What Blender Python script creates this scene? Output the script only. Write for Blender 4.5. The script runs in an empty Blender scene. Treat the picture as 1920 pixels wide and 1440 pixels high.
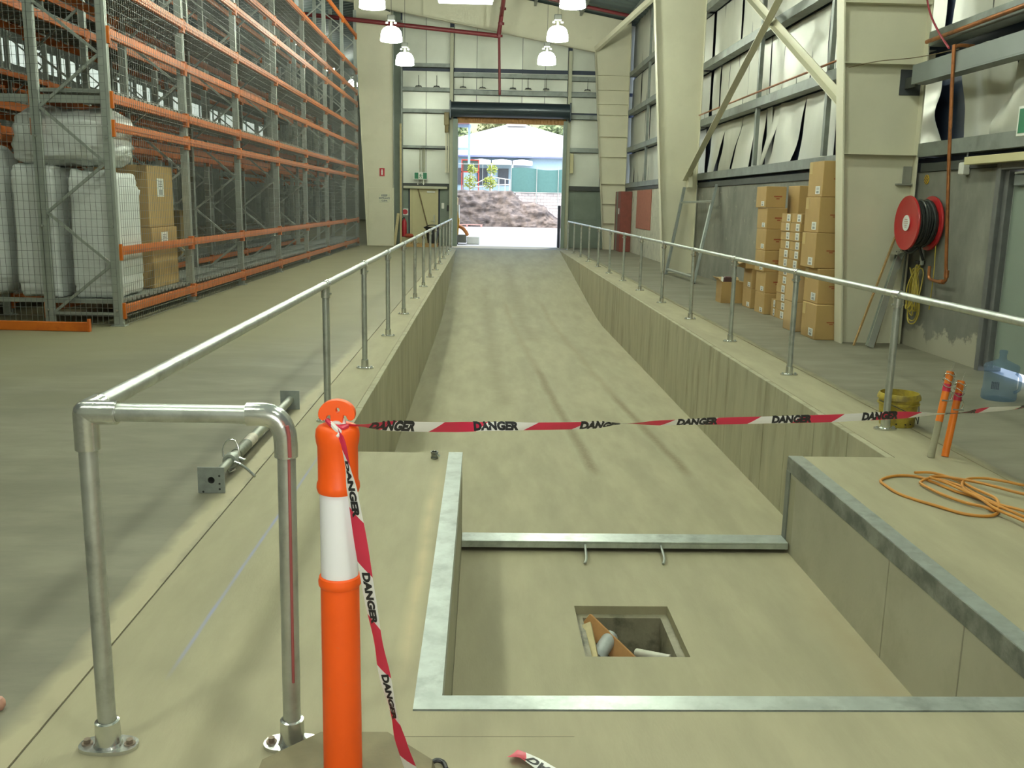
import bpy, math, random
from mathutils import Vector, Matrix, noise

# ------------------------------------------------------------------ camera, world, sun, exposure
S = bpy.context.scene
COL = S.collection
random.seed(7)
cam_data = bpy.data.cameras.new('camera')
cam_data.sensor_width = 36.0
cam_data.lens = 36.0 * 1740.0 / 1920.0
cam_data.clip_end = 500
cam = bpy.data.objects.new('camera', cam_data)
COL.objects.link(cam)
RX = Vector((0.99936074, -0.02988105, 0.01962724))       # camera right
DN = Vector((0.0135422, -0.19168977, -0.98136214))       # camera down
FW = Vector((0.03308648, 0.98100059, -0.19116258))       # viewing direction
cam.matrix_world = Matrix(((RX.x, -DN.x, -FW.x, 0), (RX.y, -DN.y, -FW.y, 0), (RX.z, -DN.z, -FW.z, 1.6), (0, 0, 0, 1)))
S.camera = cam
S.view_settings.view_transform = 'Standard'
S.view_settings.look = 'None'
S.view_settings.gamma = 1.0
S.view_settings.use_curve_mapping = False
S.view_settings.exposure = 0.0
S.cycles.max_bounces = 8
S.cycles.diffuse_bounces = 4
S.cycles.transparent_max_bounces = 16
S.cycles.sample_clamp_indirect = 4.0
S.cycles.caustics_reflective = False
S.cycles.caustics_refractive = False

world = bpy.data.worlds.new('world')
S.world = world
world.use_nodes = True
wn = world.node_tree
sky = wn.nodes.new('ShaderNodeTexSky')
sky.sky_type = 'NISHITA'
sky.sun_disc = False
sky.sun_elevation = math.radians(52)
sky.sun_rotation = math.radians(200)
sky.dust_density = 2.5
bg = wn.nodes['Background']
bg.inputs['Strength'].default_value = 0.85
wn.links.new(sky.outputs[0], bg.inputs['Color'])
sun_data = bpy.data.lights.new('sun', 'SUN')
sun_data.energy = 4.0
sun_data.angle = math.radians(3)
sun_data.color = (1.0, 0.97, 0.92)
sun = bpy.data.objects.new('sun', sun_data)
sun.rotation_euler = (math.radians(-24), 0, math.radians(-30))
sun.location = (20, -20, 40)
COL.objects.link(sun)

LAMP_W = 5.0            # watts of each high bay lamp over the ramp
LAMP_LEFT_W = 12.0      # the higher lamps of the left hall
LAMP_COLOR = (0.91, 1.0, 0.80)
FLASH_W = 105.0            # the camera's own little flash

# ------------------------------------------------------------------ helpers
def V(*a): return Vector(a)

class MB:
    def __init__(self):
        self.v = []; self.f = []; self.uv = None
    def add(self, vs, fs):
        o = len(self.v)
        self.v += [tuple(p) for p in vs]
        self.f += [tuple(i + o for i in f) for f in fs]
    def box(self, x0, x1, y0, y1, z0, z1, b=0.0):
        if b <= 0:
            vs = [(x, y, z) for x in (x0, x1) for y in (y0, y1) for z in (z0, z1)]
            self.add(vs, [(0,1,3,2), (4,6,7,5), (0,4,5,1), (2,3,7,6), (0,2,6,4), (1,5,7,3)])
            return self
        self.obox((V(x1,(y0+y1)/2,(z0+z1)/2)-V(x0,(y0+y1)/2,(z0+z1)/2)).length/2, (y1-y0)/2, (z1-z0)/2,
                  Matrix.Translation(((x0+x1)/2, (y0+y1)/2, (z0+z1)/2)), b)
        return self
    def obox(self, hx, hy, hz, M, b=0.0):
        if b <= 0:
            vs = [M @ V(x, y, z) for x in (-hx, hx) for y in (-hy, hy) for z in (-hz, hz)]
            self.add(vs, [(0,1,3,2), (4,6,7,5), (0,4,5,1), (2,3,7,6), (0,2,6,4), (1,5,7,3)])
            return self
        h = (hx, hy, hz); idx = {}; vs = []
        for sx in (-1, 1):
            for sy in (-1, 1):
                for sz in (-1, 1):
                    for ax in range(3):
                        s = (sx, sy, sz)
                        p = [s[k] * (h[k] if k == ax else h[k] - b) for k in range(3)]
                        idx[(sx, sy, sz, ax)] = len(vs); vs.append(M @ V(*p))
        fs = []
        for ax in range(3):
            a1, a2 = (ax + 1) % 3, (ax + 2) % 3
            for s in (-1, 1):
                q = []
                for t1, t2 in ((-1,-1), (1,-1), (1,1), (-1,1)):
                    k = [0,0,0]; k[ax] = s; k[a1] = t1; k[a2] = t2
                    q.append(idx[(*k, ax)])
                fs.append(tuple(q if s > 0 else q[::-1]))
            for t1 in (-1, 1):
                for t2 in (-1, 1):
                    k0 = [0,0,0]; k1 = [0,0,0]
                    k0[ax] = -1; k1[ax] = 1; k0[a1] = k1[a1] = t1; k0[a2] = k1[a2] = t2
                    q = [idx[(*k0, a1)], idx[(*k1, a1)], idx[(*k1, a2)], idx[(*k0, a2)]]
                    fs.append(tuple(q if t1 * t2 > 0 else q[::-1]))
        for sx in (-1, 1):
            for sy in (-1, 1):
                for sz in (-1, 1):
                    t = [idx[(sx, sy, sz, a)] for a in range(3)]
                    fs.append(tuple(t if sx * sy * sz > 0 else t[::-1]))
        self.add(vs, fs)
        return self
    def bar(self, p0, p1, w, h, up=(0,0,1), b=0.0):
        p0, p1 = V(*p0), V(*p1)
        d = p1 - p0; L = d.length; d.normalize()
        u = V(*up)
        s = d.cross(u)
        if s.length < 1e-4: s = d.cross(V(1,0,0))
        s.normalize(); u = s.cross(d)
        M = Matrix((( d.x, s.x, u.x, 0), (d.y, s.y, u.y, 0), (d.z, s.z, u.z, 0), (0,0,0,1)))
        M = Matrix.Translation((p0 + p1) / 2) @ M
        return self.obox(L/2, w/2, h/2, M, b)
    def cyl(self, p0, p1, r0, r1=None, n=16, caps=True):
        if r1 is None: r1 = r0
        p0, p1 = V(*p0), V(*p1)
        d = (p1 - p0).normalized()
        a = d.orthogonal().normalized(); b = d.cross(a)
        vs = []
        for p, r in ((p0, r0), (p1, r1)):
            for i in range(n):
                t = 2 * math.pi * i / n
                vs.append(p + (a * math.cos(t) + b * math.sin(t)) * r)
        fs = [(i, (i+1) % n, n + (i+1) % n, n + i) for i in range(n)]
        if caps:
            fs.append(tuple(range(n - 1, -1, -1))); fs.append(tuple(range(n, 2*n)))
        self.add(vs, fs); return self
    def tube(self, pts, r, n=10, closed=False, caps=True):
        pts = [V(*p) for p in pts]; m = len(pts)
        rr = r if isinstance(r, (list, tuple)) else [r] * m
        vs = []; a = None
        for i, p in enumerate(pts):
            if closed: d = pts[(i+1) % m] - pts[i-1]
            else: d = pts[min(i+1, m-1)] - pts[max(i-1, 0)]
            d.normalize()
            if a is None: a = d.orthogonal().normalized()
            else:
                a = a - d * a.dot(d); a.normalize()
            b = d.cross(a)
            for k in range(n):
                t = 2 * math.pi * k / n
                vs.append(p + (a * math.cos(t) + b * math.sin(t)) * rr[i])
        fs = []
        for i in range(m if closed else m - 1):
            j = (i + 1) % m
            fs += [(i*n + k, i*n + (k+1) % n, j*n + (k+1) % n, j*n + k) for k in range(n)]
        if caps and not closed:
            fs.append(tuple(range(n - 1, -1, -1))); fs.append(tuple((m-1)*n + k for k in range(n)))
        self.add(vs, fs); return self
    def lathe(self, prof, c=(0,0,0), n=24, axis='z', close=False):
        c = V(*c); vs = []; fs = []; m = len(prof)
        for r, z in prof:
            for k in range(n):
                t = 2 * math.pi * k / n
                q = V(r * math.cos(t), r * math.sin(t), z)
                if axis == 'x': q = V(q.z, q.x, q.y)
                if axis == 'y': q = V(q.y, q.z, q.x)
                vs.append(c + q)
        for i in range(m - 1):
            fs += [(i*n + k, i*n + (k+1) % n, (i+1)*n + (k+1) % n, (i+1)*n + k) for k in range(n)]
        if prof[0][0] > 1e-6 and close: fs.append(tuple(range(n - 1, -1, -1)))
        if prof[-1][0] > 1e-6 and close: fs.append(tuple((m-1)*n + k for k in range(n)))
        self.add(vs, fs); return self
    def prism(self, poly, f0, f1):
        n = len(poly)
        vs = [f0(*p) for p in poly] + [f1(*p) for p in poly]
        fs = [(i, (i+1) % n, n + (i+1) % n, n + i) for i in range(n)]
        fs.append(tuple(range(n - 1, -1, -1))); fs.append(tuple(range(n, 2*n)))
        self.add(vs, fs); return self
    def grid(self, fn, nu, nv, wrap_u=False):
        vs = []; fs = []
        for j in range(nv + 1):
            for i in range(nu if wrap_u else nu + 1):
                vs.append(V(*fn(i / nu, j / nv)))
        w = nu if wrap_u else nu + 1
        for j in range(nv):
            for i in range(nu):
                i2 = (i + 1) % w
                fs.append((j*w + i, j*w + i2, (j+1)*w + i2, (j+1)*w + i))
        self.add(vs, fs); return self
    def build(self, name, m, parent=None, org=None, angle=35, fix=True, **props):
        base = V(0,0,0); p = parent
        while p is not None:
            base = base + p.location; p = p.parent
        loc = V(0,0,0)
        if parent is None and org is not None: loc = V(*org); base = loc
        me = bpy.data.meshes.new(name)
        me.from_pydata([(a - base.x, b - base.y, c - base.z) for a, b, c in self.v], [], self.f)
        if fix:
            import bmesh
            bm = bmesh.new(); bm.from_mesh(me)
            bmesh.ops.recalc_face_normals(bm, faces=bm.faces)
            bm.to_mesh(me); bm.free()
        me.shade_smooth()
        me.set_sharp_from_angle(angle=math.radians(angle))
        me.materials.append(m)
        o = bpy.data.objects.new(name, me)
        o.location = loc
        COL.objects.link(o)
        if parent is not None: o.parent = parent
        for k, v in props.items(): o[k] = v
        return o

def thing(name, label, cat, loc=(0,0,0), group=None):
    o = bpy.data.objects.new(name, None)
    o.empty_display_size = 0.1
    o.location = loc
    COL.objects.link(o)
    o['label'] = label; o['category'] = cat
    if group: o['group'] = group
    return o

def tag(o, label, cat, group=None):
    o['label'] = label; o['category'] = cat
    if group: o['group'] = group
    return o

def copy_tree(src, loc, label=None, rotz=None):
    r = src.copy(); COL.objects.link(r); r.location = loc
    if rotz is not None: r.rotation_euler = (0, 0, rotz)
    if label: r['label'] = label
    for ch in list(src.children):
        c = ch.copy(); COL.objects.link(c); c.parent = r
        for g in list(ch.children):
            d = g.copy(); COL.objects.link(d); d.parent = c
    return r

def struct(o):
    o['kind'] = 'structure'; return o

def curve(ctrl, n=8, closed=False):
    """Catmull-Rom through control points"""
    P = [V(*p) for p in ctrl]; m = len(P); out = []
    rng = range(m) if closed else range(m - 1)
    for i in rng:
        if closed: a, b, c, d = P[i-1], P[i], P[(i+1) % m], P[(i+2) % m]
        else: a, b, c, d = P[max(i-1,0)], P[i], P[i+1], P[min(i+2, m-1)]
        for k in range(n):
            t = k / n
            out.append(0.5 * ((2*b) + (c - a)*t + (2*a - 5*b + 4*c - d)*t*t + (3*b - a - 3*c + d)*t*t*t))
    if not closed: out.append(P[-1])
    return out

def text_geo(body, size, thick=None):
    """letters as a flat triangulated mesh: verts (x, y), faces"""
    c = bpy.data.curves.new('t', 'FONT'); c.body = body; c.size = size
    c.align_x = 'CENTER'; c.align_y = 'CENTER'; c.resolution_u = 3
    if thick: c.offset = thick
    o = bpy.data.objects.new('t', c); COL.objects.link(o)
    dg = bpy.context.evaluated_depsgraph_get()
    ev = o.evaluated_get(dg); me = ev.to_mesh()
    vs = [(v.co.x, v.co.y) for v in me.vertices]; fs = [tuple(p.vertices) for p in me.polygons]
    ev.to_mesh_clear()
    bpy.data.objects.remove(o); bpy.data.curves.remove(c)
    return vs, fs

def text_on(mb, body, size, fn, thick=None):
    vs, fs = text_geo(body, size, thick)
    mb.add([fn(x, y) for x, y in vs], fs)

# ------------------------------------------------------------------ materials
MATS = {}
def nd(nt, t, **kw):
    n = nt.nodes.new(t)
    for k, v in kw.items():
        if k in n.inputs.keys(): n.inputs[k].default_value = v
        else: setattr(n, k, v)
    return n

def mat(name, col, rough=0.6, metal=0.0, var=0.12, scale=6.0, bump=0.0, bscale=None, spec=0.5, dark=None, dscale=2.0, dpos=(0.5, 0.68), coat=0.0, stretch=None):
    if name in MATS: return MATS[name]
    m = bpy.data.materials.new(name); m.use_nodes = True
    nt = m.node_tree; L = nt.links.new
    bs = nt.nodes['Principled BSDF']
    bs.inputs['Roughness'].default_value = rough
    bs.inputs['Metallic'].default_value = metal
    bs.inputs['Specular IOR Level'].default_value = spec
    bs.inputs['Coat Weight'].default_value = coat
    tc = nd(nt, 'ShaderNodeTexCoord')
    src = tc.outputs['Object']
    if stretch:
        mp = nd(nt, 'ShaderNodeMapping'); mp.inputs['Scale'].default_value = stretch
        L(src, mp.inputs['Vector']); src = mp.outputs['Vector']
    nz = nd(nt, 'ShaderNodeTexNoise', Scale=scale, Detail=5.0, Roughness=0.6)
    L(src, nz.inputs['Vector'])
    mr = nd(nt, 'ShaderNodeMapRange')
    mr.inputs['From Min'].default_value = 0.25; mr.inputs['From Max'].default_value = 0.75
    mr.inputs['To Min'].default_value = 1 - var; mr.inputs['To Max'].default_value = 1 + var
    L(nz.outputs['Fac'], mr.inputs['Value'])
    mx = nd(nt, 'ShaderNodeMix', data_type='RGBA', blend_type='MULTIPLY')
    mx.inputs['Factor'].default_value = 1.0
    mx.inputs['A'].default_value = (*col, 1)
    L(mr.outputs['Result'], mx.inputs['B'])
    out = mx.outputs['Result']
    if dark:
        n2 = nd(nt, 'ShaderNodeTexNoise', Scale=dscale, Detail=6.0, Roughness=0.65)
        L(src, n2.inputs['Vector'])
        r2 = nd(nt, 'ShaderNodeMapRange')
        r2.inputs['From Min'].default_value = dpos[0]; r2.inputs['From Max'].default_value = dpos[1]
        L(n2.outputs['Fac'], r2.inputs['Value'])
        m2 = nd(nt, 'ShaderNodeMix', data_type='RGBA')
        L(r2.outputs['Result'], m2.inputs['Factor'])
        L(out, m2.inputs['A']); m2.inputs['B'].default_value = (*dark, 1)
        out = m2.outputs['Result']
    L(out, bs.inputs['Base Color'])
    if bump > 0:
        bn = nd(nt, 'ShaderNodeTexNoise', Scale=bscale or scale * 4, Detail=4.0)
        L(src, bn.inputs['Vector'])
        bp = nd(nt, 'ShaderNodeBump', Strength=bump, Distance=0.02)
        L(bn.outputs['Fac'], bp.inputs['Height'])
        L(bp.outputs['Normal'], bs.inputs['Normal'])
    MATS[name] = m
    return m

def emit(name, col, strength):
    if name in MATS: return MATS[name]
    m = bpy.data.materials.new(name); m.use_nodes = True
    bs = m.node_tree.nodes['Principled BSDF']
    bs.inputs['Base Color'].default_value = (*col, 1)
    bs.inputs['Emission Color'].default_value = (*col, 1)
    bs.inputs['Emission Strength'].default_value = strength
    MATS[name] = m
    return m

M_new = mat('concrete_new', (0.357, 0.327, 0.208), 0.75, var=0.12, scale=2.2, bump=0.06, bscale=60, dark=(0.281, 0.255, 0.162), dscale=0.9, dpos=(0.48, 0.80), stretch=(2.2, 0.5, 1))
M_old = mat('concrete_old', (0.206, 0.193, 0.139), 0.62, var=0.22, scale=3.0, bump=0.05, bscale=40, dark=(0.160, 0.151, 0.105), dscale=0.8, dpos=(0.44, 0.60), stretch=(0.55, 1.4, 1))
M_aisle = mat('concrete_aisle', (0.240, 0.220, 0.136), 0.7, var=0.10, scale=1.2, bump=0.04, bscale=40, dark=(0.240, 0.224, 0.144), dscale=0.7)
M_wallc = mat('concrete_formed', (0.385, 0.365, 0.245), 0.8, var=0.14, scale=2.5, bump=0.10, bscale=35, dark=(0.249, 0.232, 0.146), dscale=1.6, dpos=(0.5, 0.72), stretch=(1, 2.5, 0.5))
M_dado = mat('concrete_dado', (0.205, 0.205, 0.17), 0.8, var=0.22, scale=2.2, bump=0.1, bscale=30, dark=(0.13, 0.135, 0.11), dscale=1.3, dpos=(0.45, 0.7), stretch=(1, 1, 0.6))
M_drain = mat('concrete_wet', (0.27, 0.25, 0.17), 0.55, var=0.2, scale=6, bump=0.2, bscale=25, dark=(0.10, 0.095, 0.06), dscale=3.5, dpos=(0.48, 0.62))
M_cream = mat('cream_steel_paint', (0.63, 0.61, 0.455), 0.5, var=0.05, scale=1.5, dark=(0.58, 0.56, 0.405), dscale=2.0, dpos=(0.55, 0.8))
M_creamdoor = mat('cream_door_paint', (0.52, 0.48, 0.27), 0.5, var=0.04)
M_galv = mat('galvanised_pipe', (0.50, 0.53, 0.49), 0.38, 0.75, var=0.14, scale=14, bump=0.02, bscale=60, dark=(0.33, 0.34, 0.31), dscale=9, dpos=(0.52, 0.75))
M_galvfit = mat('galvanised_fitting', (0.66, 0.68, 0.63), 0.24, 0.85, var=0.1, scale=25, bump=0.05, bscale=50)
M_galvpost = mat('galvanised_rack_post', (0.39, 0.42, 0.375), 0.45, 0.55, var=0.12, scale=10)
M_girt = mat('galvanised_girt', (0.24, 0.265, 0.245), 0.5, 0.5, var=0.18, scale=3, dark=(0.17, 0.18, 0.165), dscale=2)
M_girtdark = mat('dark_steel_angle', (0.05, 0.055, 0.05), 0.6, 0.2, var=0.2)
M_beamgrey = mat('grey_painted_beam', (0.20, 0.225, 0.215), 0.5, 0.1, var=0.06, scale=3)
M_orange = mat('orange_rack_paint', (0.60, 0.150, 0.016), 0.42, var=0.10, scale=5, dark=(0.44, 0.10, 0.014), dscale=2.5, spec=0.35)
M_wire = mat('galvanised_wire', (0.20, 0.215, 0.20), 0.5, 0.4, var=0.08)
M_deck = mat('galvanised_deck', (0.27, 0.29, 0.255), 0.55, 0.35, var=0.2, scale=3)
M_foil = mat('white_foil_sheet', (0.60, 0.61, 0.53), 0.34, 0.15, var=0.07, scale=1.8, bump=0.35, bscale=2.2, spec=0.6)
M_foilend = mat('white_foil_end_wall', (0.64, 0.665, 0.57), 0.36, 0.15, var=0.07, scale=1.2, bump=0.25, bscale=1.6, spec=0.6)
M_bluecl = mat('dark_blue_cladding', (0.03, 0.045, 0.08), 0.5, var=0.15)
M_roof = mat('roof_sheeting', (0.10, 0.135, 0.135), 0.5, 0.3, var=0.15, scale=1.2)
M_red = mat('red_pipe_paint', (0.17, 0.022, 0.026), 0.45, var=0.15, scale=5)
M_copper = mat('copper_pipe', (0.45, 0.18, 0.07), 0.35, 0.8, var=0.25, scale=8, dark=(0.20, 0.09, 0.05), dscale=5)
M_card = mat('cardboard', (0.42, 0.275, 0.105), 0.75, var=0.08, scale=3)
M_card2 = mat('cardboard_pinkish', (0.50, 0.35, 0.17), 0.75, var=0.06, scale=3)
M_tape = mat('packing_tape', (0.50, 0.36, 0.13), 0.3, var=0.05)
M_paper = mat('white_paper', (0.72, 0.74, 0.70), 0.6, var=0.03)
M_ink = mat('grey_ink', (0.20, 0.21, 0.22), 0.7, var=0.1)
M_redink = mat('red_ink', (0.30, 0.08, 0.03), 0.7, var=0.1)
M_black = mat('black_plastic', (0.018, 0.018, 0.02), 0.4, var=0.1)
M_hose = mat('black_rubber_hose', (0.022, 0.026, 0.024), 0.35, var=0.2, scale=10)
M_safety = mat('safety_orange_plastic', (0.98, 0.115, 0.006), 0.5, var=0.04, scale=8, dark=(0.80, 0.20, 0.07), dscale=14, dpos=(0.66, 0.72))
M_band = mat('reflective_white_band', (0.93, 0.94, 0.95), 0.3, var=0.01)
M_rubber = mat('dusty_rubber', (0.20, 0.175, 0.10), 0.8, var=0.15, scale=8, bump=0.1)
M_bag = mat('white_woven_plastic', (0.70, 0.73, 0.70), 0.5, var=0.05, scale=4, bump=0.7, bscale=3.5, stretch=(1, 1, 2.6))
M_bucket = mat('dirty_yellow_plastic', (0.44, 0.34, 0.045), 0.5, var=0.2, scale=12, dark=(0.22, 0.17, 0.05), dscale=9, dpos=(0.5, 0.65))
M_cord = mat('orange_cord', (0.55, 0.24, 0.04), 0.5, var=0.08)
M_yellow = mat('yellow_hose', (0.42, 0.33, 0.05), 0.45, var=0.15, scale=12)
M_redgloss = mat('red_reel_paint', (0.42, 0.022, 0.025), 0.28, var=0.06, spec=0.6)
M_timber = mat('timber_offcut', (0.42, 0.27, 0.11), 0.7, var=0.18, scale=8, stretch=(1, 1, 6))
M_greendoor = mat('grey_green_door', (0.215, 0.26, 0.215), 0.45, var=0.05, scale=3)
M_jamb = mat('dark_steel_jamb', (0.135, 0.14, 0.135), 0.5, 0.2, var=0.2, scale=6)
M_endlow = mat('dark_green_grey_panel', (0.17, 0.205, 0.165), 0.6, var=0.15, scale=2)
M_green = mat('exit_sign_green', (0.0, 0.16, 0.065), 0.4, var=0.02)
M_whitepl = mat('white_plastic', (0.74, 0.75, 0.68), 0.4, var=0.03)
M_dirtywhite = mat('flaky_white_paint', (0.47, 0.46, 0.36), 0.75, var=0.15, scale=4, dark=(0.33, 0.32, 0.25), dscale=3.5, dpos=(0.56, 0.64))
M_brick = mat('faded_red_panel', (0.33, 0.12, 0.075), 0.8, var=0.15, scale=8)
M_redbrown = mat('red_brown_paint', (0.20, 0.05, 0.035), 0.6, var=0.15)
M_navy = mat('navy_roller_drum', (0.03, 0.045, 0.055), 0.3, 0.2, var=0.1)
M_tan = mat('tan_roller_curtain', (0.34, 0.17, 0.05), 0.5, var=0.08)
M_bluepaint = mat('blue_chalk', (0.36, 0.37, 0.45), 0.8, var=0.1)
M_joint = mat('joint_sealant', (0.10, 0.09, 0.06), 0.9, var=0.2)
M_gravel = mat('loose_gravel', (0.23, 0.19, 0.10), 0.9, var=0.25, scale=20)
M_tape_w = mat('barrier_tape_white', (0.80, 0.80, 0.74), 0.35, var=0.03)
M_tape_r = mat('barrier_tape_red', (0.60, 0.03, 0.075), 0.35, var=0.05)
M_glow = emit('lamp_glow', (0.93, 1.0, 0.84), 78.0)
M_strip = emit('translucent_wall_sheet', (0.80, 0.92, 0.82), 0.8)
M_glow_far = emit('lamp_glow_far', (0.93, 1.0, 0.84), 30.0)
M_diffuser = emit('strip_glow', (0.95, 1.0, 0.95), 6.0)

def mat_lines(base, name, lines):
    """a copy of a floor material with worn or chalked streaks: (x0, y0, x1, y1, half width, colour, strength, noise scale)"""
    m = base.copy(); m.name = name
    nt = m.node_tree; L = nt.links.new
    bs = nt.nodes['Principled BSDF']
    out = bs.inputs['Base Color'].links[0].from_socket
    tc = nd(nt, 'ShaderNodeTexCoord')
    sp = nd(nt, 'ShaderNodeSeparateXYZ'); L(tc.outputs['Object'], sp.inputs[0])
    wob = nd(nt, 'ShaderNodeTexNoise', Scale=1.2, Detail=3.0); L(tc.outputs['Object'], wob.inputs['Vector'])
    def mth(op, a, b=None, c=None):
        n = nt.nodes.new('ShaderNodeMath'); n.operation = op
        for i, q in enumerate((a, b, c)):
            if q is None: continue
            if isinstance(q, (int, float)): n.inputs[i].default_value = q
            else: L(q, n.inputs[i])
        return n.outputs[0]
    for x0, y0, x1, y1, hw, colr, st, ns in lines:
        k = (x1 - x0) / (y1 - y0)
        xc = mth('MULTIPLY_ADD', sp.outputs['Y'], k, x0 - k * y0)
        xc = mth('ADD', xc, mth('MULTIPLY', mth('SUBTRACT', wob.outputs['Fac'], 0.5), hw * 1.2))
        d = mth('ABSOLUTE', mth('SUBTRACT', sp.outputs['X'], xc))
        a = mth('SMOOTHSTEP' if False else 'SUBTRACT', 1.0, mth('DIVIDE', d, hw))
        a = mth('MAXIMUM', a, 0.0)
        e0 = mth('MINIMUM', mth('MAXIMUM', mth('MULTIPLY', mth('SUBTRACT', sp.outputs['Y'], min(y0, y1)), 3.0), 0.0), 1.0)
        e1 = mth('MINIMUM', mth('MAXIMUM', mth('MULTIPLY', mth('SUBTRACT', max(y0, y1), sp.outputs['Y']), 1.0), 0.0), 1.0)
        a = mth('MULTIPLY', a, mth('MULTIPLY', e0, e1))
        n2 = nd(nt, 'ShaderNodeTexNoise', Scale=ns, Detail=4.0); L(tc.outputs['Object'], n2.inputs['Vector'])
        a = mth('MINIMUM', mth('MULTIPLY', mth('MULTIPLY', a, st * 2.2), n2.outputs['Fac']), 1.0)
        mx = nd(nt, 'ShaderNodeMix', data_type='RGBA')
        L(a, mx.inputs['Factor']); L(out, mx.inputs['A']); mx.inputs['B'].default_value = (*colr, 1)
        out = mx.outputs['Result']
    L(out, bs.inputs['Base Color'])
    return m

M_ramp = mat_lines(M_new, 'ramp_concrete', [
    (1.17, 8.9, 0.88, 15.6, 0.085, (0.235, 0.20, 0.115), 1.0, 34), (0.90, 15.0, 0.55, 24.0, 0.10, (0.30, 0.26, 0.155), 0.6, 14),
    (2.12, 8.9, 1.85, 13.5, 0.075, (0.235, 0.20, 0.115), 1.0, 34), (1.88, 13.0, 1.45, 24.0, 0.10, (0.30, 0.26, 0.155), 0.6, 14),
    (0.30, 12.0, 0.05, 26.0, 0.20, (0.29, 0.26, 0.16), 0.8, 6), (1.0, 18.0, 0.75, 30.0, 0.25, (0.29, 0.26, 0.16), 0.8, 6)])
M_slabL = mat_lines(M_new, 'coping_concrete', [(-1.05, 2.9, -1.02, 6.2, 0.012, (0.28, 0.295, 0.44), 0.85, 5), (-0.26, 2.85, -0.25, 5.7, 0.05, (0.50, 0.43, 0.26), 0.8, 5)])
M_oldL = mat_lines(M_old, 'old_slab_concrete', [(-1.37, 1.0, -1.40, 35.0, 0.10, (0.40, 0.36, 0.23), 1.3, 5)])
M_oldR = mat_lines(M_old, 'old_slab_right', [(3.22, 1.0, 3.22, 35.0, 0.10, (0.42, 0.38, 0.24), 1.3, 5)])

# ------------------------------------------------------------------ floors, ramp and pit
JL, JR = -1.33, 3.22            # joints between the old slab and the new coping
RL, RR = -0.93, 2.69            # ramp walls
PL, PR, PF, PB = -0.115, 2.03, 2.81, 5.80   # leveller pit
ZP, ZR = -0.62, -1.07
def quadslab(name, x0, x1, y0, y1, z, m, t=0.12):
    return struct(MB().box(x0, x1, y0, y1, z - t, z).build(name, m))
def mat_blend(name):
    m = M_oldL.copy(); m.name = name
    nt = m.node_tree; L = nt.links.new
    bs = nt.nodes['Principled BSDF']; old = bs.inputs['Base Color'].links[0].from_socket
    tc = nd(nt, 'ShaderNodeTexCoord'); sp = nd(nt, 'ShaderNodeSeparateXYZ'); L(tc.outputs['Object'], sp.inputs[0])
    nz = nd(nt, 'ShaderNodeTexNoise', Scale=0.5, Detail=5.0, Roughness=0.6); L(tc.outputs['Object'], nz.inputs['Vector'])
    a = nd(nt, 'ShaderNodeMath', operation='MULTIPLY_ADD'); L(nz.outputs['Fac'], a.inputs[0]); a.inputs[1].default_value = 7.0; L(sp.outputs['Y'], a.inputs[2])
    b = nd(nt, 'ShaderNodeMath', operation='MULTIPLY_ADD'); L(sp.outputs['X'], b.inputs[0]); b.inputs[1].default_value = -0.75; L(a.outputs[0], b.inputs[2])
    r = nd(nt, 'ShaderNodeMapRange'); r.inputs['From Min'].default_value = 13.5; r.inputs['From Max'].default_value = 17.5; L(b.outputs[0], r.inputs['Value'])
    n2 = nd(nt, 'ShaderNodeTexNoise', Scale=1.4, Detail=6.0); L(tc.outputs['Object'], n2.inputs['Vector'])
    cr = nd(nt, 'ShaderNodeMix', data_type='RGBA'); L(n2.outputs['Fac'], cr.inputs['Factor']); cr.inputs['A'].default_value = (0.195, 0.180, 0.103, 1); cr.inputs['B'].default_value = (0.25, 0.228, 0.135, 1)
    mx = nd(nt, 'ShaderNodeMix', data_type='RGBA'); L(r.outputs['Result'], mx.inputs['Factor']); L(old, mx.inputs['A']); L(cr.outputs['Result'], mx.inputs['B'])
    L(mx.outputs['Result'], bs.inputs['Base Color'])
    return m
quadslab('floor', -16, JL, -6, 34.9, 0, mat_blend('left_slab'))
quadslab('floor', -16, -3.3, 34.9, 80, 0, M_aisle)
quadslab('floor', JR + 0.01, 5.22, -6, 34.9, 0, M_oldR)
quadslab('floor', JL, JR + 0.01, 33.0, 35.2, 0, M_aisle)
mb = MB()                                     # aisle strip beside the racks, dusty
quadslab('floor_coping_left', JL + 0.008, RL - 0.05, PB + 0.05, 33.0, 0, M_slabL)
quadslab('floor_coping_left', JL + 0.008, PL - 0.09, PF - 0.09, PB + 0.05, 0, M_slabL)
quadslab('floor_front', JL + 0.008, JR, -6, PF - 0.09, 0, M_slabL)
quadslab('floor_coping_right', RR + 0.05, JR, PB + 0.05, 33.0, 0, M_new)
quadslab('floor_coping_right', PR + 0.09, JR, PF - 0.09, PB + 0.05, 0, M_new)
struct(MB().box(JL - 0.002, JL + 0.010, -6, 33, -0.1, -0.006).build('trim_1', M_joint))
struct(MB().box(JR - 0.002, JR + 0.012, -6, 33, -0.1, -0.004).build('trim_2', M_joint))
# hairline saw cuts around the pit slab
struct(MB().box(-0.34, 0.30, 2.575, 2.5775, -0.05, 0.0006).build('trim_3', mat('hairline', (0.22, 0.20, 0.13), 0.9)))
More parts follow.
